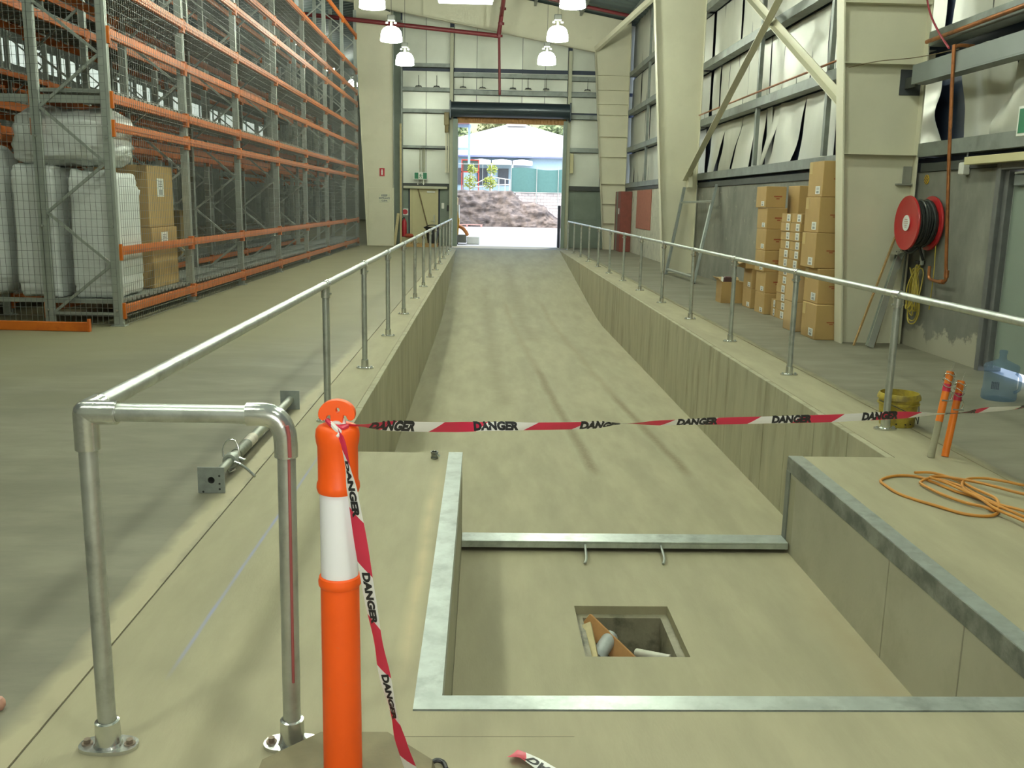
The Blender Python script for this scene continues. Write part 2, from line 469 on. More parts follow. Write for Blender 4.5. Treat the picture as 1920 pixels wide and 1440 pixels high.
# ramp surface
prof = [(PB + 0.06, ZR), (20.6, ZR + 0.01), (21.6, ZR + 0.06)] + [(22.6 + i * 1.04, ZR + 0.13 + (0 - ZR - 0.13) * (i / 10)) for i in range(11)]
prof[-1] = (33.0, 0.0)
mb = MB()
vs = []; fs = []
for i, (y, z) in enumerate(prof):
    vs += [(RL - 0.06, y, z), (RR + 0.06, y, z), (RL - 0.06, y, z - 0.3), (RR + 0.06, y, z - 0.3)]
for i in range(len(prof) - 1):
    a, b = i * 4, i * 4 + 4
    fs += [(a, a+1, b+1, b), (a+2, b+2, b+3, a+3), (a, b, b+2, a+2), (a+1, a+3, b+3, b+1)]
mb.add(vs, fs)
struct(mb.build('floor_ramp', M_ramp))
# retaining walls of the ramp: a backing with cast board panels as pieces
def ramp_z(y):
    for (y0, z0), (y1, z1) in zip(prof, prof[1:]):
        if y0 <= y <= y1: return z0 + (z1 - z0) * (y - y0) / (y1 - y0)
    return 0
def ramp_wall(name, x, sgn):
    # sgn: direction from the wall into the ramp
    xb = x - sgn * 0.05
    w = MB().box(min(xb, xb - sgn * 0.10), max(xb, xb - sgn * 0.10), PB - 0.05, 33.0, -1.4, -0.12).build(name, M_wallc)
    struct(w)
    # smooth top band
    y = PB + 0.05; k = 0
    rnd = random.Random(3 if sgn > 0 else 5)
    while y < 32.4:
        wd = 0.665 + rnd.uniform(-0.03, 0.03)
        zb = min(ramp_z(y), ramp_z(min(y + wd, 33))) - 0.05
        pr = rnd.uniform(0, 0.005)
        x0, x1 = sorted((xb, x + sgn * pr * 0.6))
        p = MB().box(x0, x1, y + 0.006, min(y + wd, 33) - 0.006, zb, -0.002, 0.003).build('wall_panel', M_wallc, w)
        y += wd; k += 1
    return w
ramp_wall('wall_ramp_left', RL, 1)
ramp_wall('wall_ramp_right', RR, -1)
# dock face between the ramp walls and the pit (turned away from the camera)
struct(MB().box(RL - 0.05, PL - 0.0, PB - 0.12, PB + 0.05, -1.4, -0.121).build('wall_dock_left', M_wallc))
struct(MB().box(PR, RR + 0.05, PB - 0.12, PB + 0.05, -1.4, -0.121).build('wall_dock_right', M_wallc))
struct(MB().box(PL, PR, PB - 0.06, PB + 0.05, -1.4, ZP - 0.001).build('wall_dock_front', M_wallc))
# pit walls
M_pitwall = mat('pit_wall_concrete', (0.44, 0.425, 0.31), 0.75, var=0.08, scale=2, bump=0.05, bscale=40, dark=(0.37, 0.355, 0.25), dscale=1.5)
def pit_wall(name, x0, x1, y0, y1, seams, face):
    w = struct(MB().box(x0, x1, y0, y1, ZP - 0.15, -0.121).build(name, M_pitwall))
    return w
pit_wall('wall_pit_left', PL - 0.09, PL - 0.002, PF, PB - 0.12, 0, 0)
pit_wall('wall_pit_right', PR + 0.02, PR + 0.09, PF, PB - 0.12, 0, 0)
pit_wall('wall_pit_front', PL - 0.09, PR + 0.09, PF - 0.089, PF - 0.002, 0, 0)
wr = bpy.data.objects['wall_pit_right']
for y0, y1 in ((PF, 3.55), (3.555, 4.28), (4.285, PB - 0.0)):
    MB().box(PR, PR + 0.03, y0 + 0.002, y1 - 0.002, ZP - 0.02, -0.092, 0.002).build('wall_panel', M_pitwall, wr)
# pit floor with the sump hole
HX0, HX1, HY0, HY1 = 0.54, 1.068, 4.285, 4.88
M_pitfl = mat_lines(M_new, 'pit_floor_concrete', [(1.9, 2.8, 2.0, 5.8, 0.20, (0.31, 0.265, 0.16), 0.7, 3)])
struct(MB().box(PL, HX0, PF, PB, ZP - 0.12, ZP).box(HX1, PR, PF, PB, ZP - 0.12, ZP).box(HX0, HX1, PF, HY0, ZP - 0.12, ZP).box(HX0, HX1, HY1, PB, ZP - 0.12, ZP).build('floor_pit', M_pitfl))
# sump: rebate then the box
zs = ZP - 0.42
mb = MB()
r = 0.045
mb.box(HX0 - 0.05, HX0 + r, HY0 - 0.05, HY1 + 0.05, zs, ZP - 0.05)
mb.box(HX1 - r, HX1 + 0.05, HY0 - 0.05, HY1 + 0.05, zs, ZP - 0.05)
mb.box(HX0 + r, HX1 - r, HY0 - 0.05, HY0 + r, zs, ZP - 0.05)
mb.box(HX0 + r, HX1 - r, HY1 - r, HY1 + 0.05, zs, ZP - 0.05)
mb.box(HX0 + r, HX1 - r, HY0 + r, HY1 - r, zs - 0.05, zs)
mb.box(HX0 + 0.18, HX0 + 0.33, HY1 - r - 0.004, HY1 - r, zs, zs + 0.13)
struct(mb.build('floor_sump', M_drain))
# galvanised edge angles of the pit
M_edge = mat('galvanised_edge_angle', (0.47, 0.52, 0.48), 0.34, 0.55, var=0.2, scale=9, dark=(0.33, 0.36, 0.33), dscale=7, dpos=(0.5, 0.7), bump=0.04)
M_edged = mat('dirty_angle_leg', (0.28, 0.29, 0.25), 0.6, 0.3, var=0.25, scale=8, dark=(0.14, 0.15, 0.13), dscale=5, dpos=(0.42, 0.62))
struct(MB().box(PL - 0.09, PL, PF - 0.001, PB + 0.05, -0.012, 0.004).box(PL - 0.012, PL, PF, PB - 0.12, -0.09, -0.012).build('trim_4', M_edge))
struct(MB().box(PL - 0.09, PR + 0.6, PF - 0.085, PF, -0.012, 0.004).build('trim_5', M_edge))
struct(MB().box(PR, PR + 0.09, PF, PB + 0.05, -0.012, 0.004).build('trim_6', M_edge))
struct(MB().box(PR - 0.006, PR + 0.008, PF, PB + 0.05, -0.092, 0.002).build('trim_7', M_edged))
struct(MB().box(PR - 0.008, PR + 0.002, PB - 0.02, PB + 0.05, ZP - 0.1, -0.09).build('trim_8', M_girt))
# kerb angle across the mouth of the pit with two bent anchor rods
k = thing('kerb_angle', 'galvanised steel kerb angle lying across the far end of the pit floor', 'steel angle', (0.96, PB - 0.03, ZP))
MB().box(PL + 0.002, PR - 0.01, PB - 0.10, PB + 0.05, ZP + 0.062, ZP + 0.075, 0.002).box(PL + 0.002, PR - 0.01, PB - 0.10, PB - 0.09, ZP + 0.03, ZP + 0.062).box(PL + 0.002, PR - 0.01, PB - 0.02, PB + 0.04, ZP, ZP + 0.062).build('angle_bar', M_edge, k)
for x in (0.69, 1.185):
    MB().tube(curve([(x, PB - 0.08, ZP + 0.05), (x - 0.005, PB - 0.16, ZP + 0.045), (x - 0.01, PB - 0.25, ZP + 0.036), (x - 0.014, PB - 0.285, ZP + 0.025), (x - 0.025, PB - 0.315, ZP + 0.010)], 6), 0.0085, 8).build('anchor_rod', M_galvpost, k)
# things in the sump
ZB = zs
tag(MB().bar((0.60, 4.825, ZP - 0.06), (0.84, 4.60, ZP - 0.22), 0.024, 0.095, (0.5, 0.2, 1), 0.003).build('timber_offcut', mat('orange_timber', (0.46, 0.24, 0.085), 0.7, var=0.2, scale=9), None, (0.7, 4.6, ZB)), 'orange-brown timber board lying slantwise in the sump hole', 'timber')
tag(MB().bar((0.598, 4.74, ZP - 0.045), (0.605, 4.345, ZP - 0.11), 0.022, 0.05, (1, 0, 0.5), 0.002).build('timber_batten', mat('pale_timber', (0.50, 0.42, 0.22), 0.7, var=0.15, scale=10), None, (0.6, 4.5, ZB)), 'thin pale timber batten against the left side of the sump', 'timber')
tag(MB().cyl((0.632, 4.57, ZP - 0.165), (0.735, 4.755, ZP - 0.125), 0.042, None, 20).build('pipe_offcut', mat('grey_pvc', (0.40, 0.43, 0.41), 0.4, var=0.15, scale=14), None, (0.65, 4.4, ZB)), 'thick grey plastic pipe offcut standing slanted in the sump', 'pipe offcut')
tag(MB().cyl((0.875, 4.70, ZP - 0.19), (1.02, 4.50, ZP - 0.125), 0.023, None, 16).build('pipe_offcut', mat('white_pvc', (0.66, 0.65, 0.54), 0.4, var=0.08, scale=10), None, (0.95, 4.4, ZB)), 'thin cream plastic pipe offcut leaning in the right of the sump', 'pipe offcut')

def mat_dado():
    m = M_dado.copy(); m.name = 'concrete_dado_patched'
    nt = m.node_tree; L = nt.links.new
    bs = nt.nodes['Principled BSDF']; old = bs.inputs['Base Color'].links[0].from_socket
    tc = nd(nt, 'ShaderNodeTexCoord'); sp = nd(nt, 'ShaderNodeSeparateXYZ'); L(tc.outputs['Object'], sp.inputs[0])
    nz = nd(nt, 'ShaderNodeTexNoise', Scale=3.5, Detail=7.0, Roughness=0.7); L(tc.outputs['Object'], nz.inputs['Vector'])
    def mr(src, a, b, c=0.0, d=1.0):
        r = nd(nt, 'ShaderNodeMapRange'); r.inputs['From Min'].default_value = a; r.inputs['From Max'].default_value = b
        r.inputs['To Min'].default_value = c; r.inputs['To Max'].default_value = d; L(src, r.inputs['Value']); return r.outputs['Result']
    def mth(op, a, b):
        n = nt.nodes.new('ShaderNodeMath'); n.operation = op
        for i, q in enumerate((a, b)):
            if isinstance(q, (int, float)): n.inputs[i].default_value = q
            else: L(q, n.inputs[i])
        return n.outputs[0]
    low = mr(sp.outputs['Z'], 0.05, 0.55, 0.34, -0.25)
    strip = mth('MULTIPLY', mr(sp.outputs['Y'], 9.30, 9.45), mr(sp.outputs['Y'], 9.85, 9.6))
    near = mr(sp.outputs['Y'], 11.6, 11.2)
    lvl = mth('ADD', mth('ADD', nz.outputs['Fac'], mth('MULTIPLY', low, near)), mth('MULTIPLY', strip, 0.10))
    f = mr(lvl, 0.60, 0.68)
    mx = nd(nt, 'ShaderNodeMix', data_type='RGBA'); L(f, mx.inputs['Factor']); L(old, mx.inputs['A']); mx.inputs['B'].default_value = (0.34, 0.325, 0.245, 1)
    L(mx.outputs['Result'], bs.inputs['Base Color'])
    return m
# ------------------------------------------------------------------ building shell
XW = 5.15                        # inner face of the right wall
GZ = (2.28, 3.52, 4.80, 6.10)    # girt heights
# right wall: concrete dado with a doorway, cladding outside, girts, mullions, foil sheets
DY0, DY1 = 8.15, 9.28            # doorway
wall = struct(MB().box(XW, XW + 0.2, DY1, 22.6, -0.1, 2.05).box(XW, XW + 0.2, -6, DY0, -0.1, 2.05).box(XW, XW + 0.2, DY0, DY1, 2.03, 2.05).build('wall_right', mat_dado()))
struct(MB().box(XW, XW + 0.2, 22.6, 34.9, -0.1, 2.12).build('wall_right_far', M_dirtywhite))
struct(MB().box(XW + 0.28, XW + 0.33, -6, 35, 2.05, 8.6).build('wall_right_cladding', M_bluecl))
struct(MB().box(XW - 0.02, XW + 0.28, DY0, 11.05, 2.055, 2.15).box(XW - 0.02, XW + 0.28, 11.35, 22.6, 2.055, 2.17).box(XW - 0.02, XW + 0.28, 22.75, 34.2, 2.125, 2.22).box(XW - 0.02, XW + 0.28, -6, DY0, 2.055, 2.15).build('trim_9', M_girtdark))
def cgirt(y0, y1, z, m=M_girt, x=XW, h=0.2):
    return MB().box(x - 0.06, x + 0.15, y0, y1, z + h/2 - 0.006, z + h/2).box(x - 0.06, x - 0.052, y0, y1, z - h/2 + 0.05, z + h/2 - 0.006).box(x - 0.06, x + 0.15, y0, y1, z - h/2 + 0.044, z - h/2 + 0.05)
for z in GZ:
    for y0, y1 in ((-6, 11.08), (11.32, 22.58), (22.82, 34.1)):
        struct(cgirt(y0, y1, z).build('trim_girt', M_girt))
for y in (4.0, 7.9, 14.4, 18.1, 26.5, 30.4):
    struct(MB().box(XW - 0.02, XW + 0.05, y - 0.05, y + 0.05, 2.4 if y > 12 else 3.6, 8.0).build('trim_mullion', M_girt))
def foil(parent, y0, y1, z0, z1, x=XW + 0.2, amp=0.012, seed=0, m=M_foil, curl=None, slant=0.0, nu=6, nv=8):
    def fn(u, v):
        y = y0 + (y1 - y0) * u; z = z0 + (z1 - z0) * v
        n = noise.noise(V(y * 1.1 + seed * 3.1, z * 0.8, seed)) * amp * 2 + noise.noise(V(y * 3 + seed, z * 2.2, seed + 9)) * amp * 0.6
        xx = x + n
        if curl:
            cx, cy = curl(u, v)
            xx += cx; y += cy
        y += slant * (1 - v)
        return (xx, y, z)
    mb = MB().grid(fn, nu, nv)
    return mb.build('foil_sheet', m, parent, fix=False)
wcl = bpy.data.objects['wall_right_cladding']
rnd = random.Random(11)
# neat sheets of the upper bays
for zi, (z0, z1) in enumerate(((3.58, 4.74), (4.86, 6.05), (6.16, 8.2))):
    for ya, yb, w in ((11.3, 22.6, 0.74), (22.8, 34.95, 0.98), (4.0, 11.1, 0.9)):
        n = round((yb - ya) / w)
        for i in range(n):
            a = ya + (yb - ya) * i / n; b = ya + (yb - ya) * (i + 1) / n
            foil(wcl, a + 0.012, b - 0.012, z0, z1, seed=i + zi * 40, amp=0.02, nu=3, nv=4, x=XW + 0.2 + rnd.uniform(-0.01, 0.01))
# far lower bay, nearly neat
for i in range(12):
    a = 22.9 + i * 1.0
    foil(wcl, a + 0.02, a + 0.98, 2.36, 3.44, seed=i + 200, amp=0.03, nu=3, nv=5)
# middle lower bay: loose sheets, hanging askew with dark gaps
LOOSE_A = [(14.46, 15.86, 0.0, 0.30), (15.86, 17.20, 0.62, 0.56), (17.20, 17.75, 0.80, 0.40), (17.68, 18.05, 0.06, 0.0)]
LOOSE_B = [(18.15, 18.80, 0.0, 0.06), (18.80, 19.86, 0.10, 0.44), (19.86, 21.13, 0.72, 0.60), (21.13, 22.45, 0.88, 0.10)]
def hang(a, b, s0, s1, seed, fwd):
    # s0, s1: how far the two lower corners have swung away along the wall
    def fn(u, v):
        k = (1 - v) ** 1.25
        y = a + 0.012 + (b - a - 0.024) * u + k * (s0 + (s1 - s0) * u)
        z = 2.31 + 1.14 * v - k * 0.05 * math.sin(u * 7 + seed) * 0.6
        n = noise.noise(V(y * 1.3, z, seed)) * 0.05 + noise.noise(V(y * 3, z * 2, seed + 4)) * 0.02
        return (XW + 0.2 + n - fwd * k * (0.5 + 0.5 * math.sin(u * 2.6 + 0.3)), y, z)
    return MB().grid(fn, 8, 10).build('foil_sheet', M_foil, wcl, fix=False)
for i, (a, b, s0, s1) in enumerate(LOOSE_A + LOOSE_B):
    hang(a, b, s0, s1, i + 300, 0.02 + 0.05 * (i % 3))
for i, (a, b) in enumerate(((11.4, 12.4), (12.4, 13.35), (13.35, 14.36))):
    foil(wcl, a + 0.01, b - 0.01, 2.31, 3.45, seed=i + 330, amp=0.03, nu=5, nv=7)
# near lower bay: torn and crumpled foil
def tornA(u, v):
    edge = 0.10 * math.sin(v * 4.2 - 0.6) + 0.10 * v * v
    y = 11.95 - (0.95 + edge * -1.0) * u + 0.0
    z = 2.30 + 0.86 * v + (1 - v) * (0.05 - 0.10 * u)
    x = XW + 0.17 + 0.05 * math.sin(u * 8 + v * 2) * (1.1 - v) + noise.noise(V(y * 2.4, z * 2.4, 5)) * 0.10 - 0.06 * (1 - v) * u
    return (x, y, z)
MB().grid(tornA, 16, 16).build('foil_sheet', M_foil, wcl, fix=False)
def flatB(u, v):
    y = 10.62 - 1.1 * u - 0.05 * math.sin(v * 6); z = 2.28 + 1.1 * v
    return (XW + 0.2 + noise.noise(V(y * 2, z * 2, 8)) * 0.07 + 0.02 * math.sin(y * 11), y, z)
MB().grid(flatB, 12, 12).build('foil_sheet', M_foil, wcl, fix=False)
def bulgeC(u, v):
    y = 9.95 - 0.22 * math.sin(v * 2.6 + 0.2) * (1 - u) - 0.75 * v * v * (1 - u) * 0.9 - 2.2 * u
    z = 2.26 + 1.05 * v
    b = 0.16 * math.sin(min(1, u * 2.2) * 3.1416) * math.sin(v * 2.6 + 0.4)
    return (XW + 0.12 - b + noise.noise(V(y * 2.6, z * 2.6, 15)) * 0.13 + noise.noise(V(y * 6, z * 6, 3)) * 0.03, y, z)
MB().grid(bulgeC, 24, 20).build('foil_sheet', M_foil, wcl, fix=False)
foil(wcl, 7.2, 9.2, 3.0, 3.45, seed=46, amp=0.05, nu=8, nv=5)
foil(wcl, 5.0, 7.75, 2.25, 3.4, seed=44, amp=0.06, nu=10, nv=10)
# left boundary of the hall beyond the end wall, far walls, wall behind the camera
struct(MB().box(-3.45, -3.3, 35.3, 80, 0, 9.6).build('wall_left_annex', M_foilend))
wl = struct(MB().box(-16.2, -16, -6, 80, 0, 5.9).box(-16.2, -16, -6, 80, 6.65, 8.1).build('wall_left', mat('left_wall_sheet', (0.30, 0.32, 0.28), 0.6, var=0.15)))
for i in range(18):
    y = 26 + i * 2.6
    MB().box(-16.12, -16.06, y + 0.04, y + 2.56, 5.9, 6.65).build('translucent_sheet', M_strip, wl)
    MB().box(-16.05, -15.98, y - 0.05, y + 0.05, 5.8, 6.75).build('sheet_frame', M_girt, wl)
struct(MB().box(-16.2, -16, -6, 26, 5.9, 6.65).box(-16.2, -16, 72.8, 80, 5.9, 6.65).build('wall_left_upper', MATS['left_wall_sheet']))
struct(MB().box(-16.2, -3.3, 80, 80.2, 0, 10.5).build('wall_far', M_foilend))
struct(MB().box(-16.2, 5.5, -6.2, -6, 0, 10.5).build('wall_front', M_foilend))
# roof
def roof_z(x): return 7.9 + (5.4 - x) * 0.175 if x > -5.5 else 7.9 + 10.9 * 0.175 - (-5.5 - x) * 0.175
def roof_piece(name, x0, x1, y0, y1):
    mb = MB(); n = int((y1 - y0) / 0.25)
    vs = []; fs = []
    for j in range(n + 1):
        y = y0 + (y1 - y0) * j / n
        dz = 0.035 if j % 2 else 0.0
        vs += [(x0, y, roof_z(x0) + dz), (x1, y, roof_z(x1) + dz)]
    for j in range(n): fs.append((2*j, 2*j+1, 2*j+3, 2*j+2))
    vs += [(x0, y0, roof_z(x0) + 0.1), (x1, y0, roof_z(x1) + 0.1), (x1, y1, roof_z(x1) + 0.1), (x0, y1, roof_z(x0) + 0.1)]
    k = len(vs) - 4; fs.append((k, k+1, k+2, k+3))
    mb.add(vs, fs)
    return struct(mb.build(name, M_roof, fix=False, angle=15))
roof_piece('ceiling', -5.5, 5.6, -6.2, 35.2)
roof_piece('ceiling', -16.2, -5.5, -6.2, 35.2)
roof_piece('ceiling', -5.5, -3.3, 35.2, 80)
roof_piece('ceiling', -16.2, -5.5, 35.2, 80)
for y in (12.5, 16, 19.5, 23.5, 27, 30.5, 32.9):      # purlin-like roof beams
    pass
for i, x in enumerate((4.9, 3.3, 1.7, 0.1, -1.5, -3.1, -4.7)):
    struct(MB().box(x - 0.04, x + 0.04, -6, 34.8, roof_z(x) - 0.2, roof_z(x) - 0.01).build('trim_purlin', M_girt))

# ------------------------------------------------------------------ portal frames
def portal_column(y, label, z_stiff, top, name='steel_column'):
    c = thing(name, label, 'column', (4.75, y, 0), 'right hand portal columns')
    xi = lambda z: 4.375 - 0.078 * z
    f = 0.11
    MB().prism([(xi(0), 0), (xi(top), top), (xi(top) + 0.018, top), (xi(0) + 0.018, 0)], lambda a, b: (a, y - f, b), lambda a, b: (a, y + f, b)).build('inner_flange', M_cream, c)
    MB().box(5.09, 5.108, y - f, y + f, 0, top + 0.6, 0.003).build('outer_flange', M_cream, c)
    MB().prism([(xi(0) + 0.01, 0), (5.1, 0), (5.1, top + 0.6), (xi(top) + 0.01, top)], lambda a, b: (a, y - 0.007, b), lambda a, b: (a, y + 0.007, b)).build('web', M_cream, c)
    for z in z_stiff:
        for s in (-1, 1):
            ya, yb = sorted((y + s * 0.007, y + s * f * 0.95))
            MB().prism([(xi(z) + 0.018, ya), (5.09, ya), (5.09, yb), (xi(z) + 0.018, yb)], lambda a, b: (a, b, z - 0.006), lambda a, b: (a, b, z + 0.006)).build('stiffener', M_cream, c)
    return c
c1 = portal_column(11.19, 'wide cream steel column beside the tallest carton stack, nearest the camera', (2.25, 3.27, 3.93, 5.0, 6.0), 6.9)
MB().box(4.84, 5.088, 11.172, 11.182, 2.93, 3.22, 0.004).build('black_patch', mat('dark_wrap', (0.045, 0.05, 0.055), 0.7), c1)
MB().box(4.90, 5.085, 11.12, 11.182, 1.90, 1.92, 0.002).box(4.98, 5.085, 11.168, 11.182, 1.92, 2.12, 0.003).build('bracket', M_dado, c1)
c2 = portal_column(22.7, 'cream steel column behind the leaning ladder frame, middle of the right wall', (), 6.9)
c3 = portal_column(34.2, 'ribbed cream steel column at far end beside the roller door', (0.95, 1.65, 2.35, 3.3, 4.0, 4.75, 5.12, 5.6, 6.1), 6.9)
cl = thing('steel_column', 'tapered cream steel column at the far end of the racks, left of the cream door', 'column', (-3.7, 34.2, 0))
xo = lambda z: -4.17 - 0.046 * z
MB().prism([(xo(0), 0), (-3.26, 0), (-3.3, 8.0), (xo(8.4), 8.4)], lambda a, b: (a, 34.08, b), lambda a, b: (a, 34.10, b)).build('web', M_cream, cl)
MB().box(-3.28, -3.26, 34.02, 34.3, 0, 8.0, 0.003).build('flange', M_cream, cl)
MB().prism([(xo(0) - 0.02, 0), (xo(0), 0), (xo(8.4), 8.4), (xo(8.4) - 0.02, 8.4)], lambda a, b: (a, 34.02, b), lambda a, b: (a, 34.3, b)).build('flange', M_cream, cl)
MB().box(-4.13, -3.22, 34.05, 34.07, 0, 2.06, 0.004).build('cover_sheet', M_cream, cl)
def rafter(y, label):
    r = thing('roof_rafter', label, 'rafter', (0, y, 7.5), 'roof rafters')
    zb = lambda x: 6.89 + (3.83 - x) * 0.172
    MB().prism([(3.83, zb(3.83)), (5.1, 7.5), (5.1, 7.9), (-5.5, roof_z(-5.5) - 0.06), (-5.5, zb(-5.5))], lambda a, b: (a, y - 0.008, b), lambda a, b: (a, y + 0.008, b)).build('web', M_cream, r)
    MB().bar((3.83, y, zb(3.83) - 0.012), (-5.5, y, zb(-5.5) - 0.012), 0.22, 0.02).build('bottom_flange', M_cream, r)
    for x in (2.6, -0.05, -2.2):
        MB().box(x - 0.006, x + 0.006, y - 0.1, y - 0.008, zb(x), roof_z(x) - 0.2).build('stiffener', M_cream, r)
    return r
rafter(34.2, 'deep cream plate rafter over the roller door at the far end wall')
bar = tag(MB().bar((3.86, 34.0, 6.95), (5.02, 28.6, 7.72), 0.12, 0.16).build('knee_brace', M_cream, None, (4.4, 31, 7.3)), 'cream roof brace rising from the far right column head', 'brace')
# cross bracing on the right wall
xb = thing('cross_brace', 'cream diagonal cross bracing between the first two right hand columns', 'brace', (4.85, 17, 2.2))
MB().bar((4.86, 22.55, 2.28), (4.86, 11.3, 7.05), 0.012, 0.16, (0, 0.4, 1)).bar((4.80, 22.55, 2.21), (4.80, 11.3, 6.98), 0.12, 0.012, (0, 0.4, 1)).build('diagonal', M_cream, xb)
MB().bar((4.95, 11.3, 2.20), (4.95, 22.55, 7.5), 0.012, 0.15, (0, -0.4, 1)).bar((4.90, 11.3, 2.14), (4.90, 22.55, 7.44), 0.11, 0.012, (0, -0.4, 1)).build('diagonal', M_cream, xb)
MB().box(4.84, 4.94, 22.35, 22.6, 2.05, 2.5, 0.004).build('gusset_plate', M_cream, xb)

# ------------------------------------------------------------------ end wall with the roller door
we = struct(MB().box(-3.3, -1.02, 35.2, 35.25, 0, 9.3).box(2.98, 5.5, 35.2, 35.25, 0, 8.4).box(-1.02, 2.98, 35.2, 35.25, 4.5, 9.0).build('wall_end', M_bluecl))
def end_sheets(x0, x1, z0, z1, w, seed):
    n = max(1, round((x1 - x0) / w))
    for i in range(n):
        a = x0 + (x1 - x0) * i / n; b = x0 + (x1 - x0) * (i + 1) / n
        def fn(u, v, a=a, b=b, i=i):
            x = a + 0.008 + (b - a - 0.016) * u; z = z0 + (z1 - z0) * v
            return (x, 35.14 + noise.noise(V(x * 1.3, z * 1.1, seed + i * 2)) * 0.03 + noise.noise(V(x * 4, z * 3, seed + i)) * 0.008, z)
        MB().grid(fn, 4, 6).build('foil_sheet', M_foilend, we, fix=False)
levels = (2.2, 3.55, 4.82, 5.57, 6.3)
for k, (z0, z1) in enumerate(((2.26, 3.48), (3.6, 4.75), (4.88, 5.5), (5.62, 6.22), (6.36, 8.9))):
    end_sheets(-3.0, -1.28, z0, z1, 0.86, 10 + k)
    end_sheets(3.13, 5.42, z0, z1, 0.95, 30 + k)
    if k >= 2: end_sheets(-1.14, 2.99, z0, z1, 0.83, 50 + k)
def egirt(x0, x1, z, h=0.16, y=34.93):
    return struct(MB().box(x0, x1, y, y + 0.2, z + h/2 - 0.01, z + h/2).box(x0, x1, y, y + 0.008, z - h/2, z + h/2 - 0.01).box(x0, x1, y, y + 0.2, z - h/2, z - h/2 + 0.01).build('trim_girt', M_girt))
for z in (3.55, 4.82, 5.57, 6.4): egirt(-3.0, -1.28, z, 0.1 if z in (3.55,) else 0.14)
for z in (5.50, 6.10): egirt(-1.14, 2.99, z)
for z in (3.55, 4.72, 5.5, 6.05): egirt(3.13, 5.08, z)
struct(MB().box(-3.05, -1.28, 34.9, 35.12, 2.13, 2.24).box(3.13, 4.4, 34.9, 35.12, 2.1, 2.26).build('trim_10', M_girtdark))
struct(MB().box(-3.05, -2.78, 35.05, 35.15, 0, 2.13).box(-1.62, -1.28, 35.05, 35.15, 0, 2.13).box(-2.78, -1.62, 35.05, 35.15, 2.08, 2.13).box(3.13, 5.1, 35.0, 35.15, 0, 2.1).box(-3.3, -3.05, 35.1, 35.15, 0, 8.9).build('wall_end_lower', M_endlow))
MB().box(3.35, 4.2, 34.985, 35.0, 1.05, 2.0, 0.004).build('panel', M_endlow, bpy.data.objects['wall_end_lower'])
struct(MB().box(3.3, 4.25, 34.985, 34.999, 0.1, 1.0, 0.004).build('trim_11', M_endlow))
M_mull = mat('cream_mullion', (0.47, 0.48, 0.35), 0.5, var=0.05)
struct(MB().box(-1.27, -1.15, 34.86, 35.1, 0, 7.7).build('trim_12', M_mull))
struct(MB().box(3.0, 3.12, 34.86, 35.1, 0, 7.0).build('trim_13', M_mull))
struct(MB().box(-3.03, -2.98, 34.85, 35.1, 0, 7.9).build('trim_14', M_girt))
M_guide = mat('roller_guide_green', (0.20, 0.25, 0.20), 0.45, var=0.05)
rd = thing('roller_door', 'navy rolled-up roller door above the far opening', 'roller door', (0.95, 34.65, 4.5))
MB().lathe([(0.0, -1.22), (0.27, -1.22), (0.27, 3.05), (0.0, 3.05)], (0, 34.62, 4.87), 32, 'x').build('drum', M_navy, rd)
for i in range(2):
    x = (-1.26, 3.04)[i]
    MB().box(x, x + 0.05, 34.34, 34.86, 4.52, 5.16, 0.01).build('end_plate', M_navy, rd)
MB().lathe([(0.0, 3.09), (0.1, 3.09), (0.24, 3.075), (0.285, 3.06)], (0, 34.62, 4.87), 24, 'x').build('end_cap', M_galvpost, rd)
def curt(u, v): return (-1.0 + 3.95 * u, 34.78 + 0.012 * math.sin(u * 190), 4.44 + 0.2 * v)
MB().grid(curt, 240, 1).box(-1.0, 2.95, 34.765, 34.80, 4.41, 4.45).build('curtain', M_tan, rd)
MB().box(-1.14, -0.97, 34.72, 34.88, 0, 4.55).build('guide', M_guide, rd)
MB().box(2.86, 2.99, 34.72, 34.88, 0, 4.55).build('guide', M_guide, rd)
MB().box(-1.46, -1.28, 34.5, 34.78, 4.3, 4.75, 0.02).cyl((-1.37, 34.6, 4.3), (-1.37, 34.6, 4.05), 0.07).build('drive_motor', mat('motor_brown', (0.24, 0.19, 0.08), 0.5), rd)
MB().box(-1.42, -1.36, 34.72, 34.8, 2.65, 4.1).box(-1.33, -1.28, 34.72, 34.8, 2.65, 4.1).build('chain_cover', M_cream, rd)
tag(MB().box(3.13, 3.26, 34.78, 34.86, 2.72, 3.42, 0.008).build('control_box', M_creamdoor, None, (3.2, 34.8, 2.7)), 'cream control box high beside the right jamb of the roller opening', 'box')
# personnel door
d = bpy.data.objects.new('door_1', None); COL.objects.link(d); d.location = (-2.2, 35.05, 0); d['kind'] = 'structure'
MB().box(-2.72, -2.64, 34.98, 35.12, 0, 2.12).box(-1.76, -1.68, 34.98, 35.12, 0, 2.12).box(-2.72, -1.68, 34.98, 35.12, 2.04, 2.12).build('door_frame', M_creamdoor, d)
MB().box(-2.64, -1.76, 35.04, 35.08, 0.01, 2.04, 0.003).build('door_leaf', M_creamdoor, d)
MB().box(-2.1, -1.8, 34.98, 35.04, 1.92, 1.98, 0.01).build('door_closer', M_whitepl, d)
MB().box(-1.85, -1.81, 35.025, 35.04, 0.82, 1.12).cyl((-1.83, 35.03, 0.9), (-1.83, 34.98, 0.9), 0.01).cyl((-1.83, 34.985, 0.9), (-1.95, 34.985, 0.9), 0.01).build('door_handle', M_galvpost, d)
tag(MB().bar((-2.42, 34.96, 2.05), (-1.98, 34.6, 0.45), 0.035, 0.035).build('timber_pole', mat('dark_timber', (0.20, 0.15, 0.08), 0.7), None, (-1.98, 34.6, 0.4)), 'long timber pole leaning across the cream door', 'pole')
